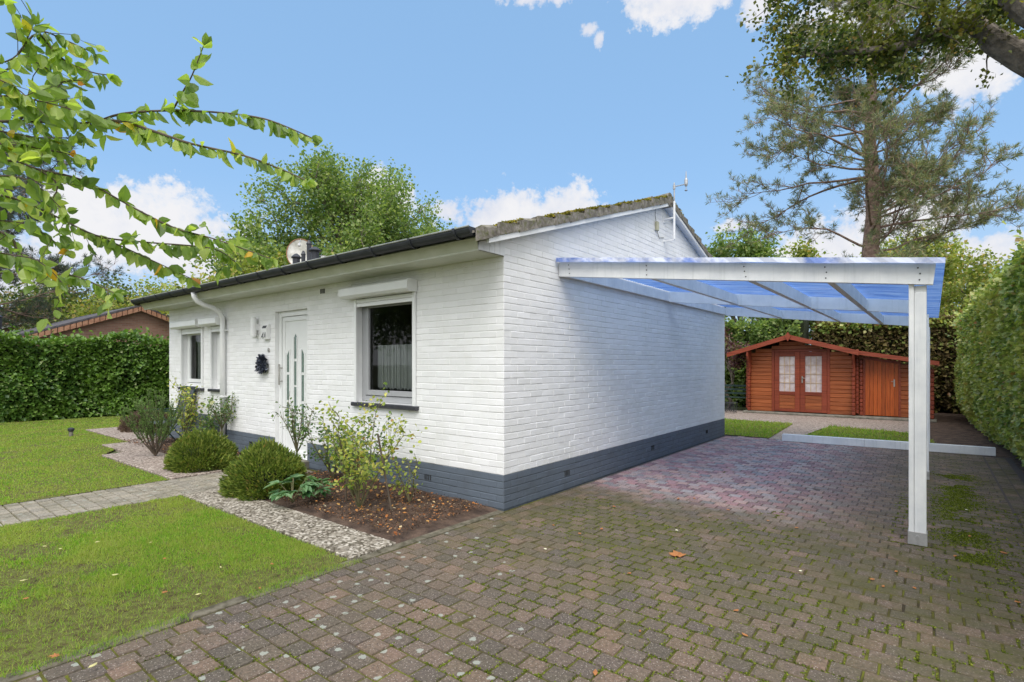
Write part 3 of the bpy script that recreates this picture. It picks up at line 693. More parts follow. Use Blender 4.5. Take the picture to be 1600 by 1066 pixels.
for dop in ((DOOR[0] - LX, 99, -1, 3), (-1, DOOR[1] - LX, -1, 3)):
    mb = MB(); bk = MB(); ln = GX - LX
    brick_panel(mb, None, ln, 0, P1, ftop, plF, [dop], 12)
    if dop[1] > 9: brick_panel(mb, None, STEPX, P1, P2, ftop, plF, [], 13); flat(bk, DOOR[0] - LX, -.05, P1, ftop, plF, []); flat(bk, STEPX, P1, P2, ftop, plF, [])
    else: flat(bk, ln - (DOOR[1] - LX), -.05, P1, ftop, lambda u, z, n: (DOOR[1] + u, FY - n, z), [])
    pln = mb.build('plinth', GREYB, house); bk.build('mortar_face', MORTG, pln)
# rear and far side walls, plain, behind
mb = MB(); mb.add([(LX, FY, 0), (LX, RY, 0), (LX, RY, 2.94), (LX, RIDGE_Y, 3.9), (LX, FY, 2.6)], [(0, 1, 2, 3, 4)[::-1]])
mb.add([(LX, RY, 0), (GX, RY, 0), (GX, RY, 2.94), (LX, RY, 2.94)], [(0, 1, 2, 3)]); mb.build('rear_wall', MORT, house)
# reveals of openings
def reveal(a, b, c, d, depth, mat=WHITE):
    mb = MB(); y0, y1 = FY - .002, FY + depth
    mb.add([(a, y0, c), (a, y1, c), (a, y1, d), (a, y0, d)], [(0, 1, 2, 3)]); mb.add([(b, y0, c), (b, y1, c), (b, y1, d), (b, y0, d)], [(0, 3, 2, 1)])
    mb.add([(a, y0, d), (b, y0, d), (b, y1, d), (a, y1, d)], [(0, 1, 2, 3)]); mb.add([(a, y0, c), (b, y0, c), (b, y1, c), (a, y1, c)], [(0, 3, 2, 1)])
    mb.build('reveal', mat, house)
def frame_mb(mb, a, b, c, d, y, w, t):
    mb.box((a, y, c), (a + w, y + t, d), .004); mb.box((b - w, y, c), (b, y + t, d), .004)
    mb.box((a + w, y, c), (b - w, y + t, c + w), .004); mb.box((a + w, y, d - w), (b - w, y + t, d), .004)
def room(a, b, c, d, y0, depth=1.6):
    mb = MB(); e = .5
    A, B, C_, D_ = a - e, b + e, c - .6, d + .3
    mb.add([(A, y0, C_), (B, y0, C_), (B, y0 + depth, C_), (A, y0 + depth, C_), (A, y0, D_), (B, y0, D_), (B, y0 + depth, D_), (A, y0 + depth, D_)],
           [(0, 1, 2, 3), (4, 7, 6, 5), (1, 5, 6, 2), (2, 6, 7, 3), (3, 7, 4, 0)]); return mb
def window(a, b, c, d, boxz, boxx, curtain, fmat, label, guide=.045):
    reveal(a, b, c, d, .13)
    win = MB(); frame_mb(win, a + .002, b - .002, c + .002, d - .002, FY + .085, .075, .05)
    w = win.build('window', fmat, house); w['label'] = label
    s = MB(); frame_mb(s, a + .085, b - .085, c + .085, d - .085, FY + .07, .065, .045); s.build('sash', fmat, w)
    g = MB(); g.add([(a + .14, FY + .10, c + .14), (b - .14, FY + .10, c + .14), (b - .14, FY + .10, d - .14), (a + .14, FY + .10, d - .14)], [(0, 1, 2, 3)]); g.build('glass', GLASS, w)
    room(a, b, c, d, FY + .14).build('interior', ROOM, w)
    sl = MB(); sl.box((a - .05, FY - .055, c - .055), (b + .05, FY + .07, c - .005), .008); sl.build('sill', SILL, w)
    # roller shutter: box, guides, bottom slat
    bx = MB(); x0, x1 = boxx; z0, z1 = boxz
    bx.prism([(x0, FY - .008, z0), (x0, FY - .135, z0 + .0), (x0, FY - .165, z0 + .03), (x0, FY - .165, z1 - .02), (x0, FY - .14, z1), (x0, FY - .008, z1)], (x1 - x0, 0, 0))
    sh = bx.build('shutter_box', PVC, house)
    gd = MB(); gd.box((a - .01, FY - .035, c - .05), (a + guide - .01, FY - .006, z0 - .002), .003); gd.build('shutter_guide', PVC, sh)
    gd = MB(); gd.box((b - guide + .01, FY - .035, c - .05), (b + .01, FY - .006, z0 - .002), .003); gd.build('shutter_guide', PVC, sh)
    sb = MB()
    for k in range(2): sb.box((a + guide - .01, FY - .024, z0 - .055 - .05 * k), (b - guide + .01, FY - .012, z0 - .008 - .05 * k), .004)
    sb.build('shutter_slats', PVC, sh)
    if curtain:
        n = 120; V = []; F = []
        for i in range(n + 1):
            x = a + .15 + (b - a - .3) * i / n; yy = FY + .22 + .018 * math.sin(i * 1.05) + .008 * math.sin(i * .37)
            zb = c + curtain[0] + .015 * math.sin(i * 1.7); V += [(x, yy, zb), (x, yy, c + curtain[1])]
        for i in range(n): F.append((2 * i, 2 * i + 2, 2 * i + 3, 2 * i + 1))
        link_mesh('net_curtain', V, F, NET, w)
    return w
def mk_net():
    m = bpy.data.materials.new('net_curtain'); m.use_nodes = True; t = m.node_tree; p = t.nodes['Principled BSDF']; p.inputs['Base Color'].default_value = (.75, .77, .75, 1); p.inputs['Roughness'].default_value = .9
    tr = N(t, 'ShaderNodeBsdfTransparent'); mx = N(t, 'ShaderNodeMixShader'); mx.inputs[0].default_value = .35
    t.links.new(p.outputs[0], mx.inputs[1]); t.links.new(tr.outputs[0], mx.inputs[2]); t.links.new(mx.outputs[0], t.nodes['Material Output'].inputs[0]); return m
NET = mk_net()
window(*WIN[0], (2.285, 2.425), (-5.95, -4.63), (.17, .72), GREYP, 'large front window with half net curtain and roller shutter')
window(*WIN[1], (2.13, 2.27), (-11.52, -10.34), (.16, 1.0), PVC, 'small white front window left of the downpipe', .04)
window(*WIN[2], (2.13, 2.27), (-10.22, -9.52), None, PVC, 'narrow front window behind the white downpipe', .04)
# door
a, b, c, d = DOOR; reveal(a, b, c, d, .14)
dr = MB(); frame_mb(dr, a + .002, b - .002, c + .002, d - .002, FY + .055, .075, .07); door = dr.build('door_frame', PVC, house)
st = MB(); st.box((a - .05, FY - .30, -.02), (b + .05, FY + .05, .095), .01); st.build('door_step', CONC, house)
lf = MB(); lf.box((a + .08, FY + .085, c + .02), (b - .08, FY + .125, d - .08), .004); leaf = lf.build('door', PVC, house)
tr_ = MB(); frame_mb(tr_, a + .085, b - .085, c + .03, d - .085, FY + .070, .065, .02)
cols = [(-7.61, .49, 1.68, [(.49, .88), (.92, 1.30), (1.34, 1.68)], 'L'), (-7.405, .40, 1.91, [(.40, .70), (.74, 1.12), (1.15, 1.50), (1.54, 1.91)], 'C'), (-7.20, .49, 1.68, [(.49, .88), (.92, 1.30), (1.34, 1.68)], 'R')]
gl = MB()
for cx, z0, z1, parts, kd in cols:
    w2 = .034
    for k, (p, q) in enumerate(parts):
        y = FY + .080; top = k == len(parts) - 1
        if not top: gl.add([(cx - w2, y, p), (cx + w2, y, p), (cx + w2, y, q), (cx - w2, y, q)], [(0, 1, 2, 3)])
        elif kd == 'C': gl.add([(cx - w2, y, p), (cx + w2, y, p), (cx + w2, y, q - .05), (cx, y, q), (cx - w2, y, q - .05)], [(0, 1, 2, 3, 4)])
        elif kd == 'L': gl.add([(cx - w2, y, p), (cx + w2, y, p), (cx + w2, y, q), (cx - w2, y, q - .09)], [(0, 1, 2, 3)])
        else: gl.add([(cx - w2, y, p), (cx + w2, y, p), (cx + w2, y, q - .09), (cx - w2, y, q)], [(0, 1, 2, 3)])
    tr_.box((cx - w2 - .022, FY + .072, z0 - .02), (cx - w2 - .004, FY + .0845, z1 - (0 if kd == 'R' else .05)), .003)
    tr_.box((cx + w2 + .004, FY + .072, z0 - .02), (cx + w2 + .022, FY + .0845, z1 - (0 if kd == 'L' else .05)), .003)
tr_.build('door_moulding', PVC, leaf)
DGL = nmat('frosted_door_glass', (.12, .17, .15), (.20, .26, .23), 30, .2); gl.build('door_glass', DGL, leaf)
hd = MB(); hx = -7.785
hd.tube([(hx + .02, FY + .02, 1.14), (hx + .02, FY + .02, 1.46)], .013, 10); hd.tube([(hx + .02, FY + .02, 1.2), (hx + .02, FY + .09, 1.2)], .009, 8); hd.tube([(hx + .02, FY + .02, 1.40), (hx + .02, FY + .09, 1.40)], .009, 8)
hd.build('door_handle', CHROME, leaf)
# air bricks: three slots each
def slots(fr, u, z, n=4, w=.008, h=.062, gap=.03):
    mb = MB()
    for k in range(n):
        uu = u + (k - (n - 1) / 2) * gap
        p, q, r_, s_ = fr(uu - w / 2, z - h / 2, .0105), fr(uu + w / 2, z - h / 2, .0105), fr(uu + w / 2, z + h / 2, .0105), fr(uu - w / 2, z + h / 2, .0105)
        back = [fr(uu - w / 2, z - h / 2, .001), fr(uu + w / 2, z - h / 2, .001), fr(uu + w / 2, z + h / 2, .001), fr(uu - w / 2, z + h / 2, .001)]
        mb.add([p, q, r_, s_] + back, [(0, 1, 2, 3), (0, 4, 5, 1), (1, 5, 6, 2), (2, 6, 7, 3), (3, 7, 4, 0)])
    mb.build('air_vent', DARK, house)
slots(plF, -6.56 - LX, 2.455); slots(plF, -4.46 - LX, .185); slots(plF, -8.6 - LX, .185)
for yy in (5.29, 7.72, 10.2): slots(plG, yy - FY, .185)
# soffit box
EY = 3.74
LXO, GXO = LX - .16, GX + .115          # roof ends
mb = MB(); mb.add([(LXO, EY, SOFZ), (GX + .0, EY, SOFZ), (GX + .0, FY + .05, SOFZ), (LXO, FY + .05, SOFZ)], [(0, 3, 2, 1)])
so = mb.build('soffit', SOFF, house)
mb = MB(); mb.add([(LXO, EY + .0, SOFZ - .0), (GX, EY, SOFZ), (GX + .08, EY - .10, 2.665), (LXO, EY - .10, 2.665)], [(0, 1, 2, 3)])
mb.box((LXO, EY - .004, SOFZ - .012), (GX, EY + .022, SOFZ + .012), .003); mb.build('fascia', SOFF, house)
# eave end panel of upright boards in the gable plane
mb = MB(); ys = np.linspace(EY, FY + .01, 6)
for p, q in zip(ys[:-1], ys[1:]):
    mb.prism([(GX - .02, p + .002, SOFZ), (GX - .02, q - .002, SOFZ), (GX - .02, q - .002, verge_z(q) + .03), (GX - .02, p + .002, verge_z(p) + .03)], (.028, 0, 0))
mb.build('eave_end_panel', WHITE, house)
# barge boards (near gable)
for (ya, yb) in ((3.76, RIDGE_Y), (RIDGE_Y, 11.6)):
    mb = MB(); za, zb = verge_z(ya), verge_z(yb)
    mb.prism([(GX + .085, ya, za), (GX + .085, yb, zb), (GX + .085, yb, zb + .05), (GX + .085, ya, za + .05)], (.040, 0, 0))
    mb.prism([(GX - .0, ya, za + .035), (GX - .0, yb, zb + .035), (GX - .0, yb, zb + .055), (GX - .0, ya, za + .055)], (.0849, 0, 0))
    mb.build('barge_board', WHITE, house)
# roof tiles
roof_top = lambda y: verge_z(y) + .105
def tiles():
    V = []; F = []; TL, TW = .335, .30
    nc = int(round((GXO - LXO) / TW)); TWW = (GXO - LXO) / nc
    for side, y_end in ((-1, 3.60), (1, 11.7)):
        yy = y_end; row = 0
        while (RIDGE_Y - yy) * -side > .05:
            y2 = yy - side * TL * .95; 
            if (RIDGE_Y - y2) * -side < 0: y2 = RIDGE_Y
            for c in range(nc):
                xa = LXO + c * TWW; jz = random.uniform(-.006, .006); b = len(V); prof = [(0, .0), (.15, .035), (.32, .045), (.48, .02), (.62, .0), (.8, .0), (1.0, .0)]
                yl = yy + side * .03 + random.uniform(-.008, .008)
                for (t, h) in prof:
                    V.append((xa + t * TWW, yl, roof_top(yy) + h + .030 + jz)); V.append((xa + t * TWW, y2, roof_top(y2) + h + jz)); V.append((xa + t * TWW, yl, roof_top(yy) + h + .008 + jz))
                for k in range(len(prof) - 1):
                    i = b + 3 * k; q = (i, i + 3, i + 4, i + 1); e = (i + 2, i + 5, i + 3, i)
                    F.append(q if side < 0 else q[::-1]); F.append(e if side < 0 else e[::-1])
            # verge flap hanging over the barge board
            for xe, sg in ((GXO, 1), (LXO, -1)):
                mbx = MB(); yl = yy + side * .02; jx = random.uniform(-.008, .008); zt1, zt2 = roof_top(yy) + .060 + random.uniform(-.006, .010), roof_top(y2) + .004; ye = y2 + side * .022
                mbx.prism([(xe + jx, yl, zt1 - .125), (xe + jx, ye, zt2 - .064), (xe + jx, ye, zt2), (xe + jx, yl, zt1)], (.026 * sg, 0, 0))
                b = len(V); V += mbx.v; F += [tuple(i + b for i in f) for f in mbx.f]
            yy = y2; row += 1
            if abs(yy - RIDGE_Y) < 1e-6: break
    return V, F
V, F = tiles(); roof = link_mesh('roof', V, F, TILE, house)
mb = MB(); x = LXO - .02
while x < GXO - .05:
    mb.tube([(x, RIDGE_Y, roof_top(RIDGE_Y) - .02), (min(x + .38, GXO + .02), RIDGE_Y, roof_top(RIDGE_Y) - .012)], [.105, .115], 12); x += .36
mb.build('ridge_tiles', TILE, roof)
mb = MB(); mb.add([(LXO, 3.6, roof_top(3.6) - .03), (GXO, 3.6, roof_top(3.6) - .03), (GXO, RIDGE_Y, roof_top(RIDGE_Y) - .03), (LXO, RIDGE_Y, roof_top(RIDGE_Y) - .03)], [(0, 1, 2, 3)])
mb.add([(LXO, RIDGE_Y, roof_top(RIDGE_Y) - .03), (GXO, RIDGE_Y, roof_top(RIDGE_Y) - .03), (GXO, 11.68, roof_top(11.68) - .03), (LXO, 11.68, roof_top(11.68) - .03)], [(0, 1, 2, 3)]); mb.build('roof_underlay', DARK, roof)
# moss on the verge and ridge
n = 9000; yv = rng.uniform(4.0, 11.4, n); P = np.stack([GXO + .02 - np.abs(rng.normal(size=n)) * .09, yv, np.zeros(n)], 1)
P[:, 2] = 3.94 - SL * np.abs(P[:, 1] - RIDGE_Y) + .105 + .030 + rng.random(n) * .02
P = P[(vnoise(P, 3.2, 41) + .15 * vnoise(P, 15, 42) > .40)]
P[:, 2] += .022 * vnoise(P, 9, 43); D = rdir(len(P)); D[:, 2] = np.abs(D[:, 2])
mo = leaves('moss', P, D, .022, MOSS, roof, wid=1.4); mo['kind'] = 'stuff'
# gutter
GYc, GZ, GR = 3.60, 2.70, .075
mb = MB(); seg = 10; b = 0; V = []; F = []
xs = [LXO - .03, GXO - .03]
for x in xs:
    for rr in (GR, GR - .006):
        for k in range(seg + 1):
            t = math.pi + math.pi * k / seg; V.append((x, GYc + rr * math.cos(t), GZ + rr * math.sin(t)))
m_ = seg + 1
for k in range(seg):
    F.append((k, k + 1, 2 * m_ + k + 1, 2 * m_ + k)); F.append((m_ + k, 3 * m_ + k, 3 * m_ + k + 1, m_ + k + 1))
F.append(tuple(range(m_))); F.append(tuple(range(2 * m_, 3 * m_))[::-1])
gut = link_mesh('gutter', V, F, GUT, house)
mb = MB(); mb.tube([(xs[0], GYc - GR, GZ), (xs[1], GYc - GR, GZ)], .009, 8)
LIP = nmat('gutter_lip', (.20, .21, .19), (.30, .31, .28), 8, .4); mb.build('gutter_bead', LIP, gut)
x = GXO - .22
while x > LXO:
    mb = MB(); pts = [(x, GYc + (GR + .010) * math.cos(t), GZ + (GR + .010) * math.sin(t)) for t in np.linspace(math.pi * .98, math.pi * 1.75, 9)]
    for p, q in zip(pts[:-1], pts[1:]): mb.beam(p, q, .03, .006, up=(0, .7, .7) if abs(q[2] - p[2]) < .02 else (0, 1, .01))
    mb.build('gutter_bracket', GUT, gut); x -= .62
# downpipe
dx = -9.47
mb = MB(); mb.tube([(dx, 3.61, 2.63), (dx, 3.62, 2.56), (dx, 3.66, 2.49), (dx, 3.76, 2.44), (dx, 3.90, 2.41), (dx, 4.00, 2.35), (dx, 4.055, 2.24), (dx, 4.06, 2.1), (dx, 4.06, .02)], .042, 14)
dp = mb.build('downpipe', WHITE, house, smooth=True)
for z in (2.02, .9):
    mb = MB(); mb.tube([(dx, 4.06, z), (dx, 4.06, z + .025)], .048, 14); mb.box((dx + .035, 4.055, z), (dx + .075, 4.119, z + .025)); mb.build('pipe_clamp', WHITE, dp)

# things on the roof
def vent(name, x, y, r, h, hood, label):
    z0 = roof_top(y) - .05; mb = MB(); t = thing(name, (x, y, z0), label, 'roof vent')
    mb.lathe((x, y, z0), [(r * 1.7, -.05), (r * 1.6, .06), (r, .16), (r, h), (r * .9, h + .01)]); mb.build('pipe', BLACKP, t, smooth=False)
    mb = MB(); mb.lathe((x, y, z0 + h), [(hood, .0), (hood * 1.05, .02), (hood * .6, .07), (.02, .10)]); mb.build('vent_cap', BLACKP, t); return t
def onray(px, X):            # Y on the ray through column px at X
    r = (px - 800) / FPX; d = X / (-sn + cs * r); return d * (cs + sn * r)
vent('roof_vent', -10.2, onray(492, -10.2), .085, .42, .13, 'dark roof vent with a wide domed cap, in front of the dish')
vent('roof_vent', -10.7, onray(463, -10.7), .075, .36, .10, 'short dark roof vent with flat cap, left below the dish')
vent('roof_vent', -10.9, onray(483, -10.9), .05, .62, .06, 'slim tall black roof pipe against the pale dish')
vent('roof_vent', -11.2, onray(474, -11.2), .045, .42, .05, 'slim short black roof pipe beside the tall one')
cx_ = -11.3; cy_ = onray(505, cx_)
t = thing('chimney_stack', (cx_, cy_, 3.3), 'small brown brick chimney with pale pots right of the roof vents', 'chimney')
mb = MB(); mb.box((cx_ - .12, cy_ - .12, 3.2), (cx_ + .12, cy_ + .12, 3.78), .01); mb.build('stack', VTILE, t)
mb = MB(); mb.lathe((cx_, cy_, 3.78), [(.06, 0), (.05, .22), (.07, .24)]); mb.build('pot', WHITE, t)
cx2 = -11.1; cy2 = onray(514, cx2); mb = MB(); mb.lathe((cx2, cy2, 3.4), [(.07, 0), (.06, .30), (.09, .32), (.02, .38)]); tag(mb.build('roof_vent', BLACKP), 'small black vent furthest right in the group on the roof', 'roof vent')
# satellite dish
sx, sy, sz = -11.6, onray(470, -11.6), 4.02
dish = thing('satellite_dish', (sx, sy, 3.4), 'weathered oval satellite dish with stained face standing on the roof', 'satellite dish')
V = []; F = []; nr, ns = 6, 28; ax = Vector((.80, -.58, .18)).normalized(); s1 = ax.cross(Vector((0, 0, 1))).normalized(); s2 = s1.cross(ax) * -1
for i in range(nr + 1):
    for k in range(ns):
        q = i / nr; t_ = 2 * math.pi * k / ns; V.append(Vector((sx, sy, sz)) + s1 * (.30 * q * math.cos(t_)) + s2 * (.36 * q * math.sin(t_)) + ax * (.07 * q * q))
for i in range(nr):
    for k in range(ns): k2 = (k + 1) % ns; F.append((i * ns + k, i * ns + k2, (i + 1) * ns + k2, (i + 1) * ns + k))
DISHM = nmat('stained_dish', (.36, .35, .30), (.68, .67, .62), 5, .7, spec=.2)
link_mesh('reflector', V, F, DISHM, dish, smooth=True)
mb = MB(); rim = [V[nr * ns + k] for k in range(ns)] + [V[nr * ns]]; mb.tube(rim, .011, 6, False)
RUST = nmat('rusty_rim', (.22, .10, .05), (.34, .18, .10), 20, .8); mb.build('rim', RUST, dish)
mb = MB(); mb.tube([(sx - .1, sy + .08, 3.2), (sx - .1, sy + .08, 3.95), (sx - .03, sy + .02, 3.9)], .02, 8); mb.build('mast', STEEL, dish)
mb = MB(); tip = Vector((sx, sy, sz)) + ax * .38 - s2 * .1; mb.tube([tuple(V[nr * ns + 21]), tuple(tip)], .008, 6); mb.tube([tuple(tip), tuple(tip - ax * .08)], .03, 8); mb.build('feed_arm', STEEL, dish)
# weather station on the gable
wx = GX + .17; wy = 8.16
ws = thing('weather_mast', (GX, wy, 3.3), 'thin weather station mast with side arm on the gable peak', 'weather station')
mb = MB(); mb.tube([(wx, wy, 3.42), (wx, wy, 4.02)], .018, 10); mb.tube([(GX, wy, 3.76), (wx, wy, 3.76)], .015, 8); mb.box((GX, wy - .05, 3.70), (GX + .012, wy + .05, 3.82)); mb.box((GX, wy - .02, 3.40), (wx, wy + .02, 3.42)); mb.build('lower_pole', WHITE, ws)
mb = MB(); mb.tube([(wx, wy, 3.98), (wx, wy, 4.31)], .011, 8); mb.tube([(wx, wy, 4.21), (wx, wy, 4.27)], .02, 8)
arm = np.array(pd(1072, 286, 8.55)); mb.tube([(wx, wy, 4.25), tuple(arm + (0, 0, -.02))], .008, 8); mb.build('upper_pole', STEEL, ws)
mb = MB(); mb.lathe(tuple(arm + (0, 0, -.05)), [(.02, 0), (.028, .03), (.028, .10), (.012, .13), (.004, .24)], 10); mb.tube([tuple(arm + (0, 0, -.05)), tuple(arm + (0, 0, -.11))], .006, 6); mb.lathe(tuple(arm + (0, 0, -.13)), [(.012, 0), (.026, .01), (.012, .02)], 10); mb.build('sensor', STEEL, ws)
wb = MB(); p = pX(1024, 354, GX); wb.box((GX + .006, p[1] - .035, p[2] - .07), (GX + .05, p[1] + .035, p[2] + .07), .008)
BEIGE = nmat('beige_plastic', (.42, .40, .28), (.50, .48, .34), 9, .5); t = thing('junction_box', (GX, p[1], p[2] - .07), 'small beige junction box with loose cable high on the gable', 'junction box'); wb.build('box', BEIGE, t)
mb = MB(); mb.tube([(GX + .02, p[1] - .02, p[2] + .07), (GX + .03, p[1] - .08, p[2] + .15), (GX + .02, p[1] - .03, p[2] + .25), (GX + .02, p[1] - .02, verge_z(p[1] - .02))], .004, 6); mb.tube([(GX + .02, p[1] + .02, p[2] - .07), (GX + .012, p[1] + .12, p[2] - .16), (GX + .012, p[1] + .3, p[2] - .12)], .004, 6); mb.build('cable', DARK, t)

# things on the front wall
p = pY(401, 512, FY); lx, lz = p[0], 2.04
lamp = thing('wall_lamp', (lx, FY, lz - .15), 'white cylinder wall lamp on a perforated plate left of the door', 'wall lamp')
mb = MB(); mb.box((lx - .115, FY - .022, lz - .155), (lx + .01, FY - .006, lz + .155), .003); mb.build('back_plate', WHITE, lamp)
mb = MB(); mb.tube([(lx + .055, FY - .075, lz - .14), (lx + .055, FY - .075, lz + .15)], .045, 16); mb.box((lx + .02, FY - .06, lz - .05), (lx + .09, FY - .004, lz + .05)); mb.build('lamp_cylinder', WHITE, lamp)
for k, zz in enumerate((.11, .045, -.02, -.095)):
    for (xa_, w_, lo_, hi_) in ((-.09, .015, -.02, .012), (-.06, .015, -.01, .02), (-.035, .013, -.02, .018)):
        if xa_ > -.04 and k in (1, 2): continue
        mb = MB(); mb.box((lx + xa_, FY - .0245, lz + zz + lo_), (lx + xa_ + w_, FY - .0215, lz + zz + hi_)); mb.build('cutout', BLACKP, lamp)
nx, nz = pY(418.5, 520, FY)[0], 1.955
nb = thing('house_number_box', (nx, FY, nz - .11), 'white house number box with solar strip beside the door frame', 'house number')
mb = MB(); mb.prism([(nx - .085, FY - .006, nz - .115), (nx - .085, FY - .05, nz - .115), (nx - .085, FY - .07, nz + .04), (nx - .085, FY - .03, nz + .115), (nx - .085, FY - .006, nz + .115)], (.17, 0, 0)); mb.build('case', WHITE, nb)
mb = MB(); mb.add([(nx - .06, FY - .0665, nz + .055), (nx + .06, FY - .0665, nz + .055), (nx + .06, FY - .045, nz + .096), (nx - .06, FY - .045, nz + .096)], [(0, 1, 2, 3)]); mb.build('solar_strip', BLACKP, nb)
def text(body, size, loc, rot, mat, parent, name='digits', ext=.002):
    cu = bpy.data.curves.new(name, 'FONT'); cu.body = body; cu.size = size; cu.extrude = ext; cu.align_x = 'CENTER'; cu.align_y = 'CENTER'
    o = bpy.data.objects.new(name, cu); dg = bpy.context.evaluated_depsgraph_get(); COL.objects.link(o); bpy.context.view_layer.update()
    me = bpy.data.meshes.new_from_object(o.evaluated_get(bpy.context.evaluated_depsgraph_get())); bpy.data.objects.remove(o)
    me.materials.clear(); me.materials.append(mat); o2 = bpy.data.objects.new(name, me); COL.objects.link(o2); o2.parent = parent
    rl = root_of(parent).location; o2.location = Vector(loc) - Vector(rl); o2.rotation_euler = rot; return o2
text('21', .155, (nx, FY - .0665, nz - .038), (R(90 - 7), 0, 0), BLACKP, nb)
bx_, bz_ = pY(420.5, 547.5, FY)[0], 1.675
mb = MB(); 
for r_, y_ in ((.034, .012), (.016, .018)): mb.tube([(bx_, FY - .004, bz_), (bx_, FY - y_, bz_)], r_, 16)
tag(mb.build('doorbell', CHROME), 'round metal doorbell above the dark wreath', 'doorbell')
wx_, wz_ = pY(414, 569.5, FY)[0], 1.455
n = 420; th = rng.random(n) * 2 * np.pi; rr = np.sqrt(rng.random(n)) * .125
P = np.stack([wx_ + rr * np.cos(th), FY - .015 - rng.random(n) * .05, wz_ + rr * np.sin(th)], 1); D = np.stack([np.cos(th), -.4 - rng.random(n), np.sin(th)], 1) + rdir(n) * .5
WREATH = leafmat('dark_metal_leaves', [(0, (.015, .02, .035)), (.7, (.05, .06, .09)), (1, (.30, .33, .40))], 0, .4, .6)
tag(leaves('wall_ornament', P, D, .05, WREATH, wid=1.3), 'dark blue-black leafy wreath ornament hanging left of the front door', 'wreath')

# ------------------------------------------------------------ carport
SK = .075                       # the carport is a touch out of square with the house
def cz(x): return 2.46 - .112 * (x - GX)        # underside of the timber
def cp(x, y, z=0): return (x, y + SK * (x - GX), cz(x) + z)
HT = .165
car = thing('carport', (-1.7, 8.2, 0), 'white timber carport with blue corrugated plastic roof against the gable wall', 'carport')
for i, y in enumerate((5.11, 8.25, 11.22)):
    mb = MB(); x1 = -.10 if i else 0.0
    a, b = np.array(cp(GX + .05 if i else GX + .012, y)), np.array(cp(x1, y))
    poly = [a, b, b + (.018, 0, HT), a + (0, 0, HT)]; mb.prism(poly, (0, .06, 0)); o = mb.build('rafter', WHITEW, car)
    if i == 0:
        mb = MB()
        for x in (GX + .14, -2.33, -1.38, -.73, -.09):
            for dz in (.035, .085, .13):
                mb = MB(); q = cp(x + random.uniform(-.01, .01), y, dz); mb.tube([(q[0], q[1] + .01, q[2]), (q[0], q[1] - .004, q[2])], .006, 8); mb.build('bolt', DARK, o)
for x in (GX + .03, -2.31, -1.356, -.707):
    mb = MB(); y0, y1 = 5.172, 11.21; a = np.array(cp(x, y0, .012 if x > -3 else 0)); b = np.array(cp(x, y1, .012 if x > -3 else 0)); w = .055
    for (p0, p1) in ((5.172, 8.248), (8.312, 11.218)):
        a = np.array(cp(x, p0, .008)); b = np.array(cp(x, p1, .008))
        mb.prism([a + (-w / 2, 0, 0), a + (w / 2, 0, 0), a + (w / 2, 0, HT - .03), a + (-w / 2, 0, HT - .03)], (0, p1 - p0, 0))
    mb.build('purlin' if x > -3 else 'wall_plate', WHITEW, car)
FT = HT + .004
V = []; F = []; pitch = .076; ny = int((11.45 - 5.05) / pitch * 8); xsn = np.linspace(GX + .02, .075, 10)
for j in range(ny + 1):
    y = 5.05 + (11.45 - 5.05) * j / ny
    for x in xsn:
        h = .009 * (1 + math.sin(2 * math.pi * (y - 5.05) / pitch)) + .006 * mnoise.noise(Vector((x * 1.3, y * 1.5, 0)))
        q = cp(x, y); V.append((x, q[1], q[2] + FT + .002 + h))
nxs = len(xsn)
for j in range(ny):
    for i in range(nxs - 1): a = j * nxs + i; F.append((a, a + 1, a + nxs + 1, a + nxs))
link_mesh('roof_sheet', V, F, SHEET, car, smooth=True)
mb = MB()                   # front upstand of the sheet, bent down over the rafter
V = []; F = []
for i, x in enumerate(np.linspace(GX + .02, .075, 60)):
    q = cp(x, 5.05); w_ = .004 * math.sin(i * 1.3); V += [(x, q[1] - .012 + w_, q[2] + FT + .034), (x, q[1] - .014 - w_, q[2] + FT - .012 + .008 * mnoise.noise(Vector((x * 2, 0, 5)))), (x, q[1] + .02, q[2] + FT + .036)]
for i in range(59): a = 3 * i; F += [(a, a + 1, a + 4, a + 3), (a + 2, a, a + 3, a + 5)]
FLASH = nmat('pale_sheet_edge', (.16, .24, .55), (.62, .66, .80), 3.0, .35, lo=.38, hi=.52); link_mesh('sheet_flashing', V, F, FLASH, car)
for x in (-3.22, -2.33, -1.38, -.73, -.08):
    for y in (5.10, 8.27, 11.2): mb = MB(); q = cp(x, y, FT + .02); mb.lathe(q, [(.014, 0), (.014, .01), (.006, .022)], 8); mb.build('roof_screw', DARK, car)
for i, y in enumerate((5.14, 8.28, 11.24)):
    px_ = -.155; q = cp(px_, y); yb = q[1]
    mb = MB(); mb.box((px_ - .0, yb, .10), (px_ + .036, yb + .10, cz(px_) - .003 if i else cz(px_) - .003), .004); mb.box((px_ + .0365, yb + .008, .10), (px_ + .115, yb + .095, cz(px_) - .07), .004)
    mb.box((px_ + .0365, yb + .02, cz(px_) - .07), (px_ + .115, yb + .09, cz(px_ + .115) - .003), .003)
    for g in (.052, .066, .08): mb.box((px_ + g, yb + .004, .1), (px_ + g + .005, yb + .0082, cz(px_) - .075))
    po = mb.build('post', WHITEW, car)
    mb = MB(); mb.box((px_ - .006, yb - .006, .0), (px_ + .121, yb + .0, .105), .002); mb.box((px_ - .006, yb + .0005, .0), (px_ - .001, yb + .1, .105)); mb.box((px_ + .1165, yb + .0005, 0), (px_ + .121, yb + .1, .105)); mb.box((px_ - .0005, yb + .001, .04), (px_ + .1155, yb + .099, .099)); sh = mb.build('post_shoe', STEEL, po)
    mb = MB(); mb.tube([(px_ + .058, yb - .006, .068), (px_ + .058, yb - .018, .068)], .012, 10); mb.build('bolt', STEEL, sh)
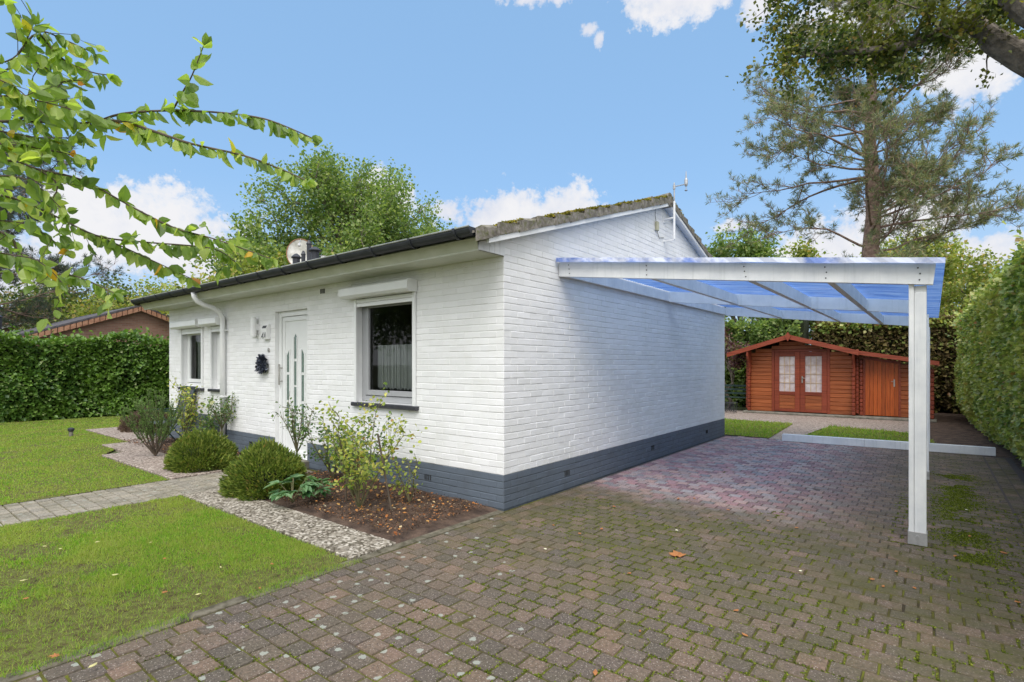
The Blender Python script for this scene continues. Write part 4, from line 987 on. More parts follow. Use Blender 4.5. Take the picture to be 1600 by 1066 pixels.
# ground beam
gb = thing('ground_beam', (-.8, 11.3, 0), 'long white timber beam lying across the end of the driveway', 'beam')
xa, xb = -2.25, .78; sp = [xa, -.95, xb]
for p, q in zip(sp[:-1], sp[1:]):
    mb = MB(); yy = lambda x: 11.12 + SK * (x - xa)
    mb.prism([(p + .002, yy(p), .005), (q - .002, yy(q), .005), (q - .002, yy(q) + .13, .005), (p + .002, yy(p) + .13, .005)], (0, 0, .125)); mb.build('timber', WHITEW, gb)

# ------------------------------------------------------------ shed
SY = 17.4
def S(x, y=600, Y=SY): return pY(x, y, Y)
shx0, shx1 = S(1172)[0], S(1337)[0]; ax1 = S(1456)[0]
apx = S(1231, 530, 16.95); apz = 2.30
shed = thing('garden_shed', ((shx0 + ax1) / 2, SY, 0), 'orange-brown log cabin shed with glazed double doors and lean-to', 'shed')
eL, eR = S(1137, 552, 16.95), S(1340, 549, 16.95)
roofz = lambda x: apz - (apz - 1.80) * (apx[0] - x) / (apx[0] - eL[0]) if x < apx[0] else apz - (apz - 1.82) * (x - apx[0]) / (eR[0] - apx[0])
dA, dB = S(1206)[0], S(1297)[0]
def logs(mb, x0, x1, y, z0, z1, top=None, h=.118, prot=.0):
    z = z0
    while z < z1 - .02:
        zt = min(z + h, z1); e = .012
        if top is not None: 
            l, r_ = x0, x1
            while l < r_ and top(l) < zt: l += .04
            while r_ > l and top(r_) < zt: r_ -= .04
            if r_ - l < .1: z += h; continue
        else: l, r_ = x0, x1
        mb.prism([(l, y + .02, z), (l, y, z + e), (l, y, zt - e), (l, y + .02, zt), (l, y + .07, zt), (l, y + .07, z)], (r_ - l, 0, 0)); z += h
topw = lambda x: roofz(x) - .06
mb = MB(); logs(mb, shx0, dA, SY, .05, 2.4, topw); logs(mb, dB, shx1, SY, .05, 2.4, topw); logs(mb, dA, dB, SY, 1.90, 2.4, topw)
wl = mb.build('log_wall', SHEDW, shed)
mb = MB()      # log corners
for xc in (shx0 - .02, shx1 - .05):
    mb = MB(); z = .05; k = 0
    while z < 1.80:
        mb.box((xc - .03, SY - .13, z + .006), (xc + .05, SY + (-.002), z + .112), .012); mb.box((xc - .10 if xc < -3 else xc + .055, SY + .001, z + .055), (xc - .034 if xc < -3 else xc + .12, SY + .075, z + .165), .01); z += .118
    mb.build('log_ends', SHEDT, shed)
mb = MB(); mb.box((shx0 + .0, SY + .075, .05), (shx0 + .07, SY + 2.4, 1.78)); mb.box((shx1 - .07, SY + .075, .05), (shx1, SY + 2.4, 1.75)); mb.box((shx0 + .0705, SY + 2.33, .05), (shx1 - .0705, SY + 2.4, 1.78)); mb.build('side_wall', SHEDW, shed)
# double door
mid = (S(1250)[0]); zt = 1.90
mb = MB(); mb.box((dA, SY - .02, .05), (dA + .07, SY + .06, zt), .005); mb.box((dB - .07, SY - .02, .05), (dB, SY + .06, zt), .005); mb.box((dA + .0705, SY - .02, zt - .07), (dB - .0705, SY + .06, zt), .005); mb.build('door_frame', SHEDT, shed)
for (p, q, hasH) in ((dA + .075, mid - .004, 0), (mid + .004, dB - .075, 1)):
    z0, z1 = .07, zt - .075; sw = .13; mb = MB()
    mb.box((p, SY - .012, z0), (p + sw, SY + .03, z1), .004); mb.box((q - sw, SY - .012, z0), (q, SY + .03, z1), .004); mb.box((p + sw, SY - .012, z1 - .13), (q - sw, SY + .03, z1), .004); mb.box((p + sw, SY - .012, .56), (q - sw, SY + .03, .66), .004); mb.box((p + sw, SY - .012, z0), (q - sw, SY + .03, z0 + .08), .004)
    dd = mb.build('door', SHEDT, shed)
    mb = MB(); z = z0 + .08
    while z < .55: mb.box((p + sw, SY + .0, z + .003), (q - sw, SY + .02, min(z + .1, .56) - .003), .004); z += .1
    mb.build('door_panel', SHEDW, dd)
    mb = MB(); ga, gb_, gc, gd_ = p + sw, q - sw, .66, z1 - .13
    mb.add([(ga, SY + .018, gc), (gb_, SY + .018, gc), (gb_, SY + .018, gd_), (ga, SY + .018, gd_)], [(0, 1, 2, 3)]); mb.build('glass', LACE, dd)
    mb = MB()
    for k in range(1, 3): xx = ga + (gb_ - ga) * k / 3; mb.box((xx - .008, SY + .004, gc), (xx + .008, SY + .015, gd_))
    for k in range(1, 4): zz = gc + (gd_ - gc) * k / 4; mb.box((ga, SY + .002, zz - .007), (gb_, SY + .014, zz + .007))
    YW = nmat('cream_glazing_bars', (.50, .36, .22), (.58, .44, .30), 9, .5) if 'cream_glazing_bars' not in MATS else MATS['cream_glazing_bars']
    mb.build('glazing_bars', YW, dd)
    if hasH: mb = MB(); mb.box((p + .04, SY - .03, .92), (p + .075, SY - .014, 1.12), .004); mb.tube([(p + .057, SY - .03, 1.06), (p + .057, SY - .06, 1.06), (p + .14, SY - .06, 1.055)], .01, 8); mb.build('handle', CHROME, dd)
# annex
AY = SY + .12; azr = lambda x: 1.76 - .30 * (x - shx1) / (ax1 - shx1)
q0, q1 = S(1352, 600, AY)[0], S(1404, 600, AY)[0]
mb = MB(); logs(mb, shx1 + .02, q0, AY, .05, 1.9, lambda x: azr(x) - .02); mb.build('annex_wall', SHEDW, shed); mb = MB(); logs(mb, q1, ax1, AY, .05, 1.9, lambda x: azr(x) - .02)
mb.build('annex_wall', SHEDW, shed)
mb = MB(); n = 8
for k in range(n): x0_, x1_ = q0 + (q1 - q0) * k / n, q0 + (q1 - q0) * (k + 1) / n; mb.prism([(x0_ + .003, AY - .015, .07), (x1_ - .003, AY - .015, .07), (x1_ - .003, AY - .015, azr(x1_) - .12), (x0_ + .003, AY - .015, azr(x0_) - .12)], (0, .03, 0))
ad = mb.build('annex_door', SHEDV, shed)
mb = MB(); mb.box((q1 - .11, AY - .03, .86), (q1 - .075, AY - .016, 1.06), .004); mb.tube([(q1 - .092, AY - .03, 1.0), (q1 - .092, AY - .055, 1.0), (q1 - .16, AY - .055, 1.0)], .009, 8); mb.build('handle', CHROME, ad)
mb = MB(); mb.box((q0 - .05, AY - .02, .05), (q0 - .002, AY + .0, azr(q0) - .1)); mb.box((q1 + .002, AY - .02, .05), (q1 + .05, AY + .0, azr(q1) - .1)); mb.prism([(q0 - .05, AY - .021, azr(q0) - .115), (q1 + .05, AY - .021, azr(q1) - .13), (q1 + .05, AY - .021, azr(q1) - .05), (q0 - .05, AY - .021, azr(q0) - .035)], (0, .02, 0)); mb.build('annex_door_frame', SHEDT, shed)
mb = MB(); z = .05
while z < 1.30: mb.box((ax1 - .03, AY - .11, z + .006), (ax1 + .05, AY - .002, z + .112), .012); z += .118
z = .05
while z < 1.5: mb.box((shx1 + .09, AY - .1, z + .006), (shx1 + .16, AY - .002, z + .112), .012); z += .118
mb.build('annex_log_ends', SHEDT, shed)
mb = MB(); mb.box((ax1 - .05, AY + .08, .05), (ax1 + .0, AY + 2.2, 1.38)); mb.build('annex_side_wall', SHEDW, shed)
# roofs
YF = 16.95
def roof_slab(mb, x0, z0, x1, z1, y0, y1, t): mb.prism([(x0, y0, z0), (x1, y0, z1), (x1, y0, z1 - t), (x0, y0, z0 - t)], (0, y1 - y0, 0))
mb = MB(); roof_slab(mb, eL[0], 1.80, apx[0], apz, YF + .03, SY + 2.6, .035); roof_slab(mb, apx[0], apz, eR[0], 1.82, YF + .03, SY + 2.6, .035)
rs = mb.build('roof', FELT, shed)
mb = MB(); aR = ax1 + .12; roof_slab(mb, shx1 - .15, 1.86, aR, 1.52, AY - .40, AY + 2.3, .035); mb.build('annex_roof', FELT, shed)
def board(mb, x0, z0, x1, z1, y, h, nose=0):
    mb.prism([(x0, y, z0 - h), (x1, y, z1 - h), (x1, y, z1), (x0, y, z0)], (0, .028, 0))
mb = MB(); board(mb, eL[0] - .03, 1.81, apx[0], apz + .02, YF, .13); board(mb, apx[0] + .001, apz + .02, eR[0] + .02, 1.83, YF, .13)
bb = mb.build('barge_board', SHEDT, shed)
mb = MB(); s_ = .1; mb.prism([(apx[0], YF - .03, apz - .18), (apx[0] + s_ * .8, YF - .03, apz - .03), (apx[0], YF - .03, apz + .09), (apx[0] - s_ * .8, YF - .03, apz - .03)], (0, .028, 0)); mb.build('finial', SHEDT, bb)
mb = MB(); board(mb, shx1 - .12, 1.865, aR + .03, 1.535, AY - .43, .11); mb.build('annex_barge_board', SHEDT, shed)
for xc, sg in ((shx0 + .02, -1), (shx1 - .02, 1)):        # curved eave brackets
    mb = MB(); pts = [(xc, SY - .13, 1.20), (xc, SY - .16, 1.35), (xc, SY - .24, 1.5), (xc, SY - .36, 1.62), (xc, SY - .42, 1.72), (xc, SY - .42, roofz(xc) - .05), (xc, SY - .0, roofz(xc) - .05), (xc, SY - .0, 1.20)]
    mb.prism([(p[0] - .025, p[1], p[2]) for p in pts], (.05, 0, 0)); mb.build('eave_bracket', SHEDT, shed)
mb = MB(); mb.box((shx0 - .15, SY - .25, -.01), (ax1 + .1, SY + .3, .045), .01); mb.build('base_slab', CONC, shed)

# ------------------------------------------------------------ trees and plants
def limb_path(p0, d0, length, n, wob, grav=0.0, r=None):
    r = r or rng; p = np.array(p0, float); d = np.array(d0, float); d /= np.linalg.norm(d); pts = [p.copy()]
    for i in range(n):
        d = d + r.normal(size=3) * wob; d[2] += grav; d /= np.linalg.norm(d); p = p + d * length / n; pts.append(p.copy())
    return pts
def tree(name, base, height, crown_r, crown_z0, label, lmat, nl=16000, leaf=.16, bark=BARK, trunk_r=.22, seed=1, cr_y=None, group=None, cat='tree', gaps=.0, nb=26, lobes=None, tight=.55, clump=.34):
    r = np.random.default_rng(seed); t = thing(name, base, label, cat, group); B = np.array(base, float)
    mb = MB(); tp = [B + (0, 0, -.2)]; n = 9
    for i in range(1, n + 1): tp.append(B + (r.normal() * .12, r.normal() * .12, height * .85 * i / n))
    mb.tube(tp, [trunk_r * (1 - .88 * (i / n)) + .01 for i in range(n + 1)], 10)
    ends = []; cz_ = (crown_z0 + height) / 2; hz_ = (height - crown_z0) / 2
    for k in range(nb):
        a = r.random() * 2 * math.pi; f = .25 + .72 * (k + r.random() * .8) / nb; i = min(n - 1, int(f * n)); p0 = np.array(tp[i]) * (1 - (f * n - i)) + np.array(tp[i + 1]) * (f * n - i)
        if p0[2] - B[2] < crown_z0 * .75: p0 = p0.copy(); p0[2] = B[2] + crown_z0 * .8 + r.random() * .4
        # aim at a point on the crown ellipsoid
        el_ = r.uniform(-.5, 1.0); rr = math.sqrt(max(0, 1 - el_ * el_ * .9)); q = r.uniform(.7, 1.05)
        tgt = B + (crown_r * q * rr * math.cos(a), crown_r * q * rr * math.sin(a), cz_ + hz_ * el_ * q)
        L = np.linalg.norm(tgt - p0); pts = limb_path(p0, tgt - p0 + (0, 0, .12 * L), L, 6, .13, -.01, r); mb.tube(pts, [max(.008, trunk_r * .34 * (1 - j / 6.5)) for j in range(7)], 6)
        for j in (3, 4, 5, 6):
            for s_ in range(3):
                dd = (pts[j] - pts[j - 1]) / np.linalg.norm(pts[j] - pts[j - 1]) + r.normal(size=3) * .7; ln = crown_r * r.uniform(.15, .38)
                sp = limb_path(pts[j], dd, ln, 3, .25, .0, r); mb.tube(sp, [trunk_r * .07, trunk_r * .05, trunk_r * .03, .006], 4, False); ends += [sp[1], sp[2], sp[3], sp[3]]
    mb.build('trunk', bark, t)
    E = np.array(ends); ci = r.integers(0, len(E), nl); cr = crown_r * clump * .5
    sz = (.5 + r.random(len(E)))[ci][:, None]
    P = E[ci] + np.clip(r.normal(size=(nl, 3)), -1.7, 1.7) * cr * (.75, .75, .55) * sz
    D = r.normal(size=(nl, 3)) + (0, 0, -.3)
    global rng; leaves('crown', P, D, leaf, lmat, t, wid=1.3, jit=.4)
    return t
def far_pt(px, d): p = pd(px, HOR, d); return (p[0], p[1], 0)

tree('oak_tree', far_pt(540, 25), 10.4, 3.9, 3.6, 'big green broadleaf tree rising behind the roof and dish', L_OAK, 52000, .13, seed=11, trunk_r=.35, nb=44, clump=.22)
tree('oak_tree', far_pt(650, 27), 9.0, 2.3, 4.2, 'smaller green tree crown right of the big one behind the roof', L_OAK, 19000, .13, seed=12, trunk_r=.22, nb=24, clump=.27)
tree('oak_tree', far_pt(418, 24), 7.6, 2.2, 3.0, 'green tree crown left of the satellite dish behind the roof', L_OAK, 17000, .13, seed=13, trunk_r=.2, nb=24, clump=.27)
tree('bush_tree', far_pt(385, 21), 5.3, 2.2, 2.0, 'yellow-green bushy tree just above the gutter, left of the dish', L_YEL, 14000, .13, seed=14, trunk_r=.12, nb=22)
tree('bush_tree', far_pt(570, 22), 5.7, 2.2, 2.2, 'yellowish bush tree just above the gutter, right of the dish', L_YEL, 9000, .13, seed=15, trunk_r=.12, nb=20)
tree('background_tree', far_pt(215, 34), 6.2, 3.2, 1.5, 'muted green tree above the neighbouring roof, next to the white house', L_YEL, 14000, .18, seed=16, trunk_r=.2)
tree('background_tree', far_pt(140, 36), 6.6, 3.6, 1.5, 'olive green tree above the middle of the neighbouring roof', L_MIX, 15000, .18, seed=17, trunk_r=.2)
tree('background_tree', far_pt(40, 38), 6.6, 4.5, 1.2, 'dark green tree at the far left behind the neighbouring roof', L_MIX, 18000, .2, seed=18, trunk_r=.25)
tree('background_tree', far_pt(1155, 34), 9.6, 2.7, 4, 'round fresh green tree above the left part of the carport roof', L_OAK, 15000, .2, seed=19, trunk_r=.25)
tree('background_tree', far_pt(1290, 30), 8.6, 2.6, 3, 'yellow-green tree behind the shed, left of the pine trunk', L_YEL, 16000, .18, seed=20, trunk_r=.25)
tree('background_tree', far_pt(1420, 32), 8.8, 3.0, 3, 'pale green tree behind the shed, right of the pine trunk', L_YEL, 16000, .18, seed=21, trunk_r=.25)
tree('bush_tree', far_pt(1505, 21), 5.2, 1.6, 1.8, 'sparse autumn-tinted tree between carport roof and right hedge', L_YEL, 7000, .11, seed=22, trunk_r=.1, nb=20)
tree('bush_tree', far_pt(1570, 24), 6.0, 2.6, 1.8, 'autumn-tinted tree top showing over the right hedge', L_YEL, 9000, .12, seed=23, trunk_r=.12, nb=22)

tree('street_tree', (-13, -17, 0), 9.5, 5.2, 1.5, 'broad green tree across the street, mirrored in the large front window', L_OAK, 9000, .26, seed=31, trunk_r=.3)
tree('street_tree', (-24, -15, 0), 8.5, 5.0, 1.5, 'second broad tree across the street, mirrored in the small left windows', L_OAK, 9000, .26, seed=32, trunk_r=.3)
def pine(name, base, height, zlow, rad, label, lmat, nb=60, seed=2, trunk_r=.3, tuft=.3, per=24, sub=5, ntip=1.0, left=1.0):
    r = np.random.default_rng(seed); t = thing(name, base, label, 'tree'); B = np.array(base, float); mb = MB(); n = 12
    tp = [B + (0, 0, -.2)] + [B + (r.normal() * .07, r.normal() * .07, height * i / n) for i in range(1, n + 1)]
    mb.tube(tp, [trunk_r * (1 - .85 * (i / n) ** 1.2) for i in range(n + 1)], 12); TP = []; TD = []
    for k in range(nb):
        f = (k + r.random() * 2) / (nb + 1); z = zlow + (height - zlow) * f; a = r.random() * 2 * math.pi
        i = min(n - 1, int(z / height * n)); w = z / height * n - i; p0 = tp[i] * (1 - w) + tp[i + 1] * w
        L = rad * (1 if f < .6 else math.sqrt(max(.05, 1 - ((f - .6) / .42) ** 2))) * r.uniform(.45, 1.0)
        d0 = np.array([math.cos(a), math.sin(a), r.uniform(-.15, .35) + .5 * f]); pts = limb_path(p0, d0, L, 9, .15, .035, r)
        rb = .052 * (.4 + .6 * L / rad) * (trunk_r / .3); mb.tube(pts, [max(.008, rb * (1 - j / 9.6)) for j in range(10)], 5, False)
        for j in range(3, 10):
            d = pts[j] - pts[j - 1]; d /= np.linalg.norm(d)
            for s_ in range(1 + (j > 4) + (j > 7)):
                sg = r.choice((-1, 1)); sdv = np.cross(d, (0, 0, 1)) * sg; ln = L * r.uniform(.12, .34)
                q = limb_path(pts[j - 1] + (pts[j] - pts[j - 1]) * r.random(), d * .7 + sdv * r.uniform(.3, 1.1) + r.normal(size=3) * .25, ln, 5, .2, .05, r); mb.tube(q, [.017, .014, .011, .009, .007, .005], 4, False)
                for e in range(2, 6):
                    for _ in range(sub):
                        dd = (q[e] - q[e - 1]) / np.linalg.norm(q[e] - q[e - 1]) * .7 + r.normal(size=3) * .6 + (0, 0, .25); l2 = r.uniform(.15, .42)
                        u = limb_path(q[e], dd, l2, 2, .2, .1, r); mb.tube(u, [.008, .006, .004], 3, False)
                        if r.random() < ntip: TP.append(u[2]); TD.append(u[2] - u[1])
    mb.build('trunk', PBARK, t)
    TP = np.array(TP); TD = np.array(TD); TD /= np.linalg.norm(TD, axis=1, keepdims=True) + 1e-9; m = len(TP)
    sc = np.repeat(.6 + .7 * r.random(m), per)
    P = np.repeat(TP, per, 0) - np.repeat(TD, per, 0) * (r.random((m * per, 1))) * tuft * .45; D = np.repeat(TD, per, 0) * .75 + r.normal(size=(m * per, 3)) * .55
    V, F = scatter(T_KITE, P, rotmats(D, r.random(len(P)) * 6), np.stack([sc * tuft * .085, sc * tuft * .55, sc * tuft * .5], 1))
    print(name, m, 'tufts'); link_mesh('crown', V, F, lmat, t)
pine('pine_tree', far_pt(1362, 20), 17.0, 4.9, 5.3, 'tall sparse pine with pinkish trunk rising behind the shed', L_PINE, nb=72, seed=5, trunk_r=.36, tuft=.35, per=18, sub=3, ntip=.75)
pine('pine_tree', far_pt(-90, 24), 11.5, 2.6, 7.0, 'dark pine with long bare limbs at the left behind the leafy branches', L_PINED, nb=44, seed=6, trunk_r=.32, tuft=.40, per=20, sub=3, ntip=.8)

# hedges
def hedge(name, x0, x1, y0, y1, h, label, lmat, dens, leaf, face, bulge=.10, seed=3, topw=.5, wid=1.3, xf=None, hf=None, ends=False, lumps=1.6):
    r = np.random.default_rng(seed); t = thing(name, ((x0 + x1) / 2, (y0 + y1) / 2, 0), label, 'hedge'); hf = hf or (lambda a: h); 
    fx = x0 if face == '-x' else x1; sg = -1 if face == '-x' else 1; alongy = face in ('-x', '+x')
    def bx(a, z):   # lumpy offset of the face
        P = np.stack([a, z, a * 0], 1); return bulge * (vnoise(P, lumps, seed) * 1.3 + .7 * vnoise(P, lumps * 3.1, seed + 1) - 1.0)
    L = (y1 - y0) if alongy else (x1 - x0); n = int(L * h * dens); out = []; Ds = []
    a = r.uniform(0, L, n); z = r.uniform(0.02, 1, n) * np.array([hf(q) for q in a]); off = bx(a, z) - np.abs(r.normal(size=n)) * .09 + xf(a, z) if xf else bx(a, z) - np.abs(r.normal(size=n)) * .09
    if alongy: P = np.stack([fx + sg * off, y0 + a, z], 1); D = np.stack([np.full(n, sg * .7), r.normal(size=n) * .6, -.25 + r.normal(size=n) * .5], 1)
    else: P = np.stack([x0 + a, (y0 - off) if face == '-y' else (y1 + off), z], 1); D = np.stack([r.normal(size=n) * .6, np.full(n, -.7 if face == '-y' else .7), -.25 + r.normal(size=n) * .5], 1)
    out.append(P); Ds.append(D)
    n2 = int(L * topw * dens * .8); a = r.uniform(0, L, n2); q = r.uniform(-.1, topw, n2); zz = np.array([hf(q_) for q_ in a]) + .10 * (vnoise(np.stack([a, q, a], 1), 2.3, seed + 4) - .5) * 2 + r.exponential(.05, n2) - .04
    o2 = xf(a, zz) if xf else 0
    if alongy: P = np.stack([fx + sg * (o2 - q), y0 + a, zz], 1)
    else: P = np.stack([x0 + a, y0 + q if face == '-y' else y1 - q, zz], 1)
    out.append(P); D = r.normal(size=(n2, 3)) + (0, 0, .8); Ds.append(D)
    ns = int(L * 14); a = r.uniform(0, L, ns); q = r.uniform(-.05, topw, ns); ontop = r.random(ns) < .7
    for ai, qi, tp_ in zip(a, q, ontop):
        k_ = 9; l_ = r.uniform(.10, .30); o_ = float(np.asarray(xf(np.array([ai]), np.array([hf(ai)])))[0]) if xf else 0.; u_ = np.linspace(0, 1, k_)[:, None]
        z0_ = hf(ai) - .03 if tp_ else r.uniform(.3, hf(ai)); out_ = -.0 if not tp_ else qi
        b_ = np.array([fx + sg * (o_ - out_), y0 + ai, z0_]) if alongy else np.array([x0 + ai, (y0 + out_) if face == '-y' else (y1 - out_), z0_])
        d_ = r.normal(size=3) * .35 + ((0, 0, 1) if tp_ else (np.array([sg * .7, 0, .4]) if alongy else np.array([0, -.7 if face == '-y' else .7, .4])))
        out.append(b_ + d_ * l_ * u_ + r.normal(size=(k_, 3)) * .02); Ds.append(d_ * .6 + r.normal(size=(k_, 3)) * .7)
    if ends:
        n3 = int((x1 - x0 if alongy else y1 - y0) * h * dens * .7)
        for e in (y0, y1) if alongy else (x0, x1):
            q = r.uniform(0, 1, n3)
            if alongy: P = np.stack([x0 + (x1 - x0) * q, e + r.normal(size=n3) * .05, r.uniform(0, h, n3)], 1)
            else: P = np.stack([e + r.normal(size=n3) * .05, y0 + (y1 - y0) * q, r.uniform(0, h, n3)], 1)
            out.append(P); Ds.append(r.normal(size=(n3, 3)))
    leaves('foliage', np.vstack(out), np.vstack(Ds), leaf, lmat, t, tmpl=T_KITE, wid=wid)
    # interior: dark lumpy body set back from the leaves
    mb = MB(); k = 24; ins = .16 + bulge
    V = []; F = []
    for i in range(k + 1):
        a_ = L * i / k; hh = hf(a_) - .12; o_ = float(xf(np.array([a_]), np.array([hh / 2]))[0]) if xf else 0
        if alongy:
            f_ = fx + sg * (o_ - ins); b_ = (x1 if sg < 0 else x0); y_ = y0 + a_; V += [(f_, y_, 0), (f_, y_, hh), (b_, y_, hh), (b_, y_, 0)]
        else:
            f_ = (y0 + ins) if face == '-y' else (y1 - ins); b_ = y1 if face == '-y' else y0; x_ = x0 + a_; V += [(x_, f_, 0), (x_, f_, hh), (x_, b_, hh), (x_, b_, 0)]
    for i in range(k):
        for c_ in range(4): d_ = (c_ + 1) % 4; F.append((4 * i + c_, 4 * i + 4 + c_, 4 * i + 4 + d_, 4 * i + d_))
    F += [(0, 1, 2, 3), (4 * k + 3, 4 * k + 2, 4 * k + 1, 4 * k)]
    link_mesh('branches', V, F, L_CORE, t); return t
def rf(a, z):     # right hedge: foot drawn in, belly out, drifting towards the shed
    Y = 3 + a; return .28 * (1 - np.exp(-z / .25)) - .22 + .045 * np.clip(Y - 8.5, 0, 8)
hedge('clipped_hedge', .98, 2.3, 3, 19.2, 2.8, 'tall clipped leafy hedge along the right side of the driveway', L_HEDGE, 1300, .072, '-x', .12, 51, xf=rf, hf=lambda a: 2.92 - .028 * a + .06 * math.sin(a * 1.3), ends=True)
hedge('clipped_hedge', -19.6, -18.25, -4.5, 12, 2.25, 'dark dense hedge behind the lawn left of the house', L_LAUREL, 1000, .10, '+x', .22, 61, hf=lambda a: 1.98 + .016 * a + .07 * math.sin(a * 2.1) + .05 * math.sin(a * 4.7), lumps=1.2)
# behind the shed: ivy-topped old hedge and leafy shrubs
hedge('ivy_hedge', -3.2, 1.6, 20.6, 21.6, 2.75, 'brown twiggy old hedge with green top behind the right half of the shed', L_BROWN, 600, .12, '-y', .2, 71)
n = 2500; P = np.stack([rng.uniform(-3.2, 1.6, n), rng.uniform(20.45, 21.4, n), 2.72 + rng.normal(size=n) * .09], 1); tag(leaves('ivy', P, rdir(n), .11, L_HEDGE, wid=1.4), 'green ivy topping the brown hedge behind the shed', 'ivy', kind='stuff')
hedge('shrub_border', -11.5, -3.4, 19.6, 21.0, 3.15, 'tall leafy green shrub border behind the left half of the shed', L_OAK, 650, .12, '-y', .35, 73, hf=lambda a: 3.0 + .25 * math.sin(a * 1.7))
hedge('shrub_border', 1.6, 9, 19.5, 21.2, 3.2, 'leafy border beyond the right hedge end', L_MIX, 300, .13, '-y', .3, 74)
tree('purple_shrub', far_pt(1137, 17.5), 2.9, .6, .6, 'dark reddish shrub beside the far end of the gable wall', leafmat('purple_leaves', [(0, (.06, .02, .03)), (.6, (.14, .05, .07)), (1, (.20, .16, .06))], .2), 2500, .07, seed=81, trunk_r=.05, nb=14, cat='shrub')
tree('variegated_tree', far_pt(1250, 27), 4.8, 2.2, 1.2, 'pale leafy tree just below the carport beams above the shed', L_MIX, 9000, .13, seed=82, trunk_r=.12)
# grey tiled roof of a far house behind the hedge
hp = far_pt(1440, 26)
fh = thing('far_house', hp, 'pale house with wavy grey tiled roof showing behind the hedge and post', 'house')
V = []; F = []; nn = 120
for i in range(nn + 1):
    x = hp[0] - 1.7 + 6.5 * i / nn
    for j, (y, z) in enumerate(((hp[1] - .3, 2.95), (hp[1] + .55, 3.35), (hp[1] + .55, 3.35), (hp[1] + 1.5, 3.75))): V.append((x, y, z + .04 * math.sin(i * 1.1) + (.05 if j == 1 else 0)))
for i in range(nn):
    for j in range(3): F.append((4 * i + j, 4 * i + 4 + j, 4 * i + 5 + j, 4 * i + 1 + j))
link_mesh('roof', V, F, GTILE, fh)
mb = MB(); mb.box((hp[0] - 1.75, hp[1] - .25, 0), (hp[0] + 4.9, hp[1] + 3, 2.94)); mb.box((hp[0] - 1.95, hp[1] - .4, 2.6), (hp[0] - 1.72, hp[1] + 1.5, 3.3)); mb.build('wall', WHITE, fh)

# ------------------------------------------------------------ neighbouring house
NX = -24.0; pk = (NX, 7.2, 3.70); nh = thing('neighbour_house', (-27, 7.2, 0), 'brown brick neighbouring house with tiled verge behind the left hedge', 'house')
nz_ = lambda y: pk[2] - .38 * abs(y - pk[1])
mb = MB(); mb.prism([(NX, 3.9, 0), (NX, 11, 0), (NX, 11, nz_(11) - .10), (NX, pk[1], nz_(pk[1]) - .10), (NX, 3.9, nz_(3.9) - .10)], (-8, 0, 0)); mb.build('wall', NBRICK, nh)
mb = MB(); roofs = [(2.6, pk[1]), (pk[1], 11.6)]
for ya, yb in roofs: mb.prism([(NX + .30, ya, nz_(ya) + .05), (NX + .30, yb, nz_(yb) + .05), (NX + .30, yb, nz_(yb) - .02), (NX + .30, ya, nz_(ya) - .02)], (-8.4, 0, 0))
nr_ = mb.build('roof', DTILE, nh)
for ya, yb in ((3.7, pk[1]), (pk[1], 11.0)):
    y = ya; mb = MB()
    while y < yb - .05:
        y2 = min(y + .17, yb); mb.prism([(NX + .26, y + .012, nz_(y) - .03), (NX + .26, y2 - .012, nz_(y2) - .03), (NX + .26, y2 - .012, nz_(y2) - .20), (NX + .26, y + .012, nz_(y) - .20)], (.035, 0, 0)); y = y2
    mb.build('verge_tiles', VTILE, nr_)
mb = MB(); mb.box((NX - 2, 1.5, 0), (NX - .2, 3.88, 2.28)); mb.build('side_wing', NBRICK, nh)
mb = MB(); mb.prism([(NX - .15, 1.3, 1.95), (NX - .15, 3.95, 2.68), (NX - .15, 3.95, 2.62), (NX - .15, 1.3, 1.89)], (-2.2, 0, 0)); mb.build('side_roof', DTILE, nh)
v2p = pd(38, 510, 24); mb = MB(); mb.lathe((NX - 1.0, 3.4, 2.3), [(.10, 0), (.10, .75), (.13, .78), (.05, .86)]); mb.build('flue', BLACKP, nh)
p = far_pt(-5, 34); nh2 = thing('far_house', p, 'distant house with white barge board at the left edge above the hedge', 'house')
mb = MB(); mb.prism([(p[0], p[1] - 4, 0), (p[0], p[1] + 3.0, 0), (p[0], p[1] + 3, 3.3), (p[0], p[1] + 1.2, 4.25), (p[0], p[1] - 4, 2.4)], (-6, 0, 0)); mb.build('wall', NBRICK, nh2)
mb = MB(); mb.prism([(p[0] + .3, p[1] - 4.4, 2.2), (p[0] + .3, p[1] + 1.2, 4.3), (p[0] + .3, p[1] + 1.2, 4.12), (p[0] + .3, p[1] - 4.4, 2.02)], (-.1, 0, 0)); mb.prism([(p[0] + .3, p[1] + 1.2, 4.3), (p[0] + .3, p[1] + 3.4, 3.2), (p[0] + .3, p[1] + 3.4, 3.02), (p[0] + .3, p[1] + 1.2, 4.12)], (-.1, 0, 0)); mb.build('barge_board', WHITE, nh2)
mb = MB(); mb.prism([(p[0] + .35, p[1] - 4.4, 2.3), (p[0] + .35, p[1] + 1.2, 4.4), (p[0] + .35, p[1] + 1.2, 4.31), (p[0] + .35, p[1] - 4.4, 2.21)], (-6.5, 0, 0)); mb.prism([(p[0] + .35, p[1] + 1.2, 4.4), (p[0] + .35, p[1] + 3.5, 3.25), (p[0] + .35, p[1] + 3.5, 3.16), (p[0] + .35, p[1] + 1.2, 4.31)], (-6.5, 0, 0)); mb.build('roof', VTILE, nh2)

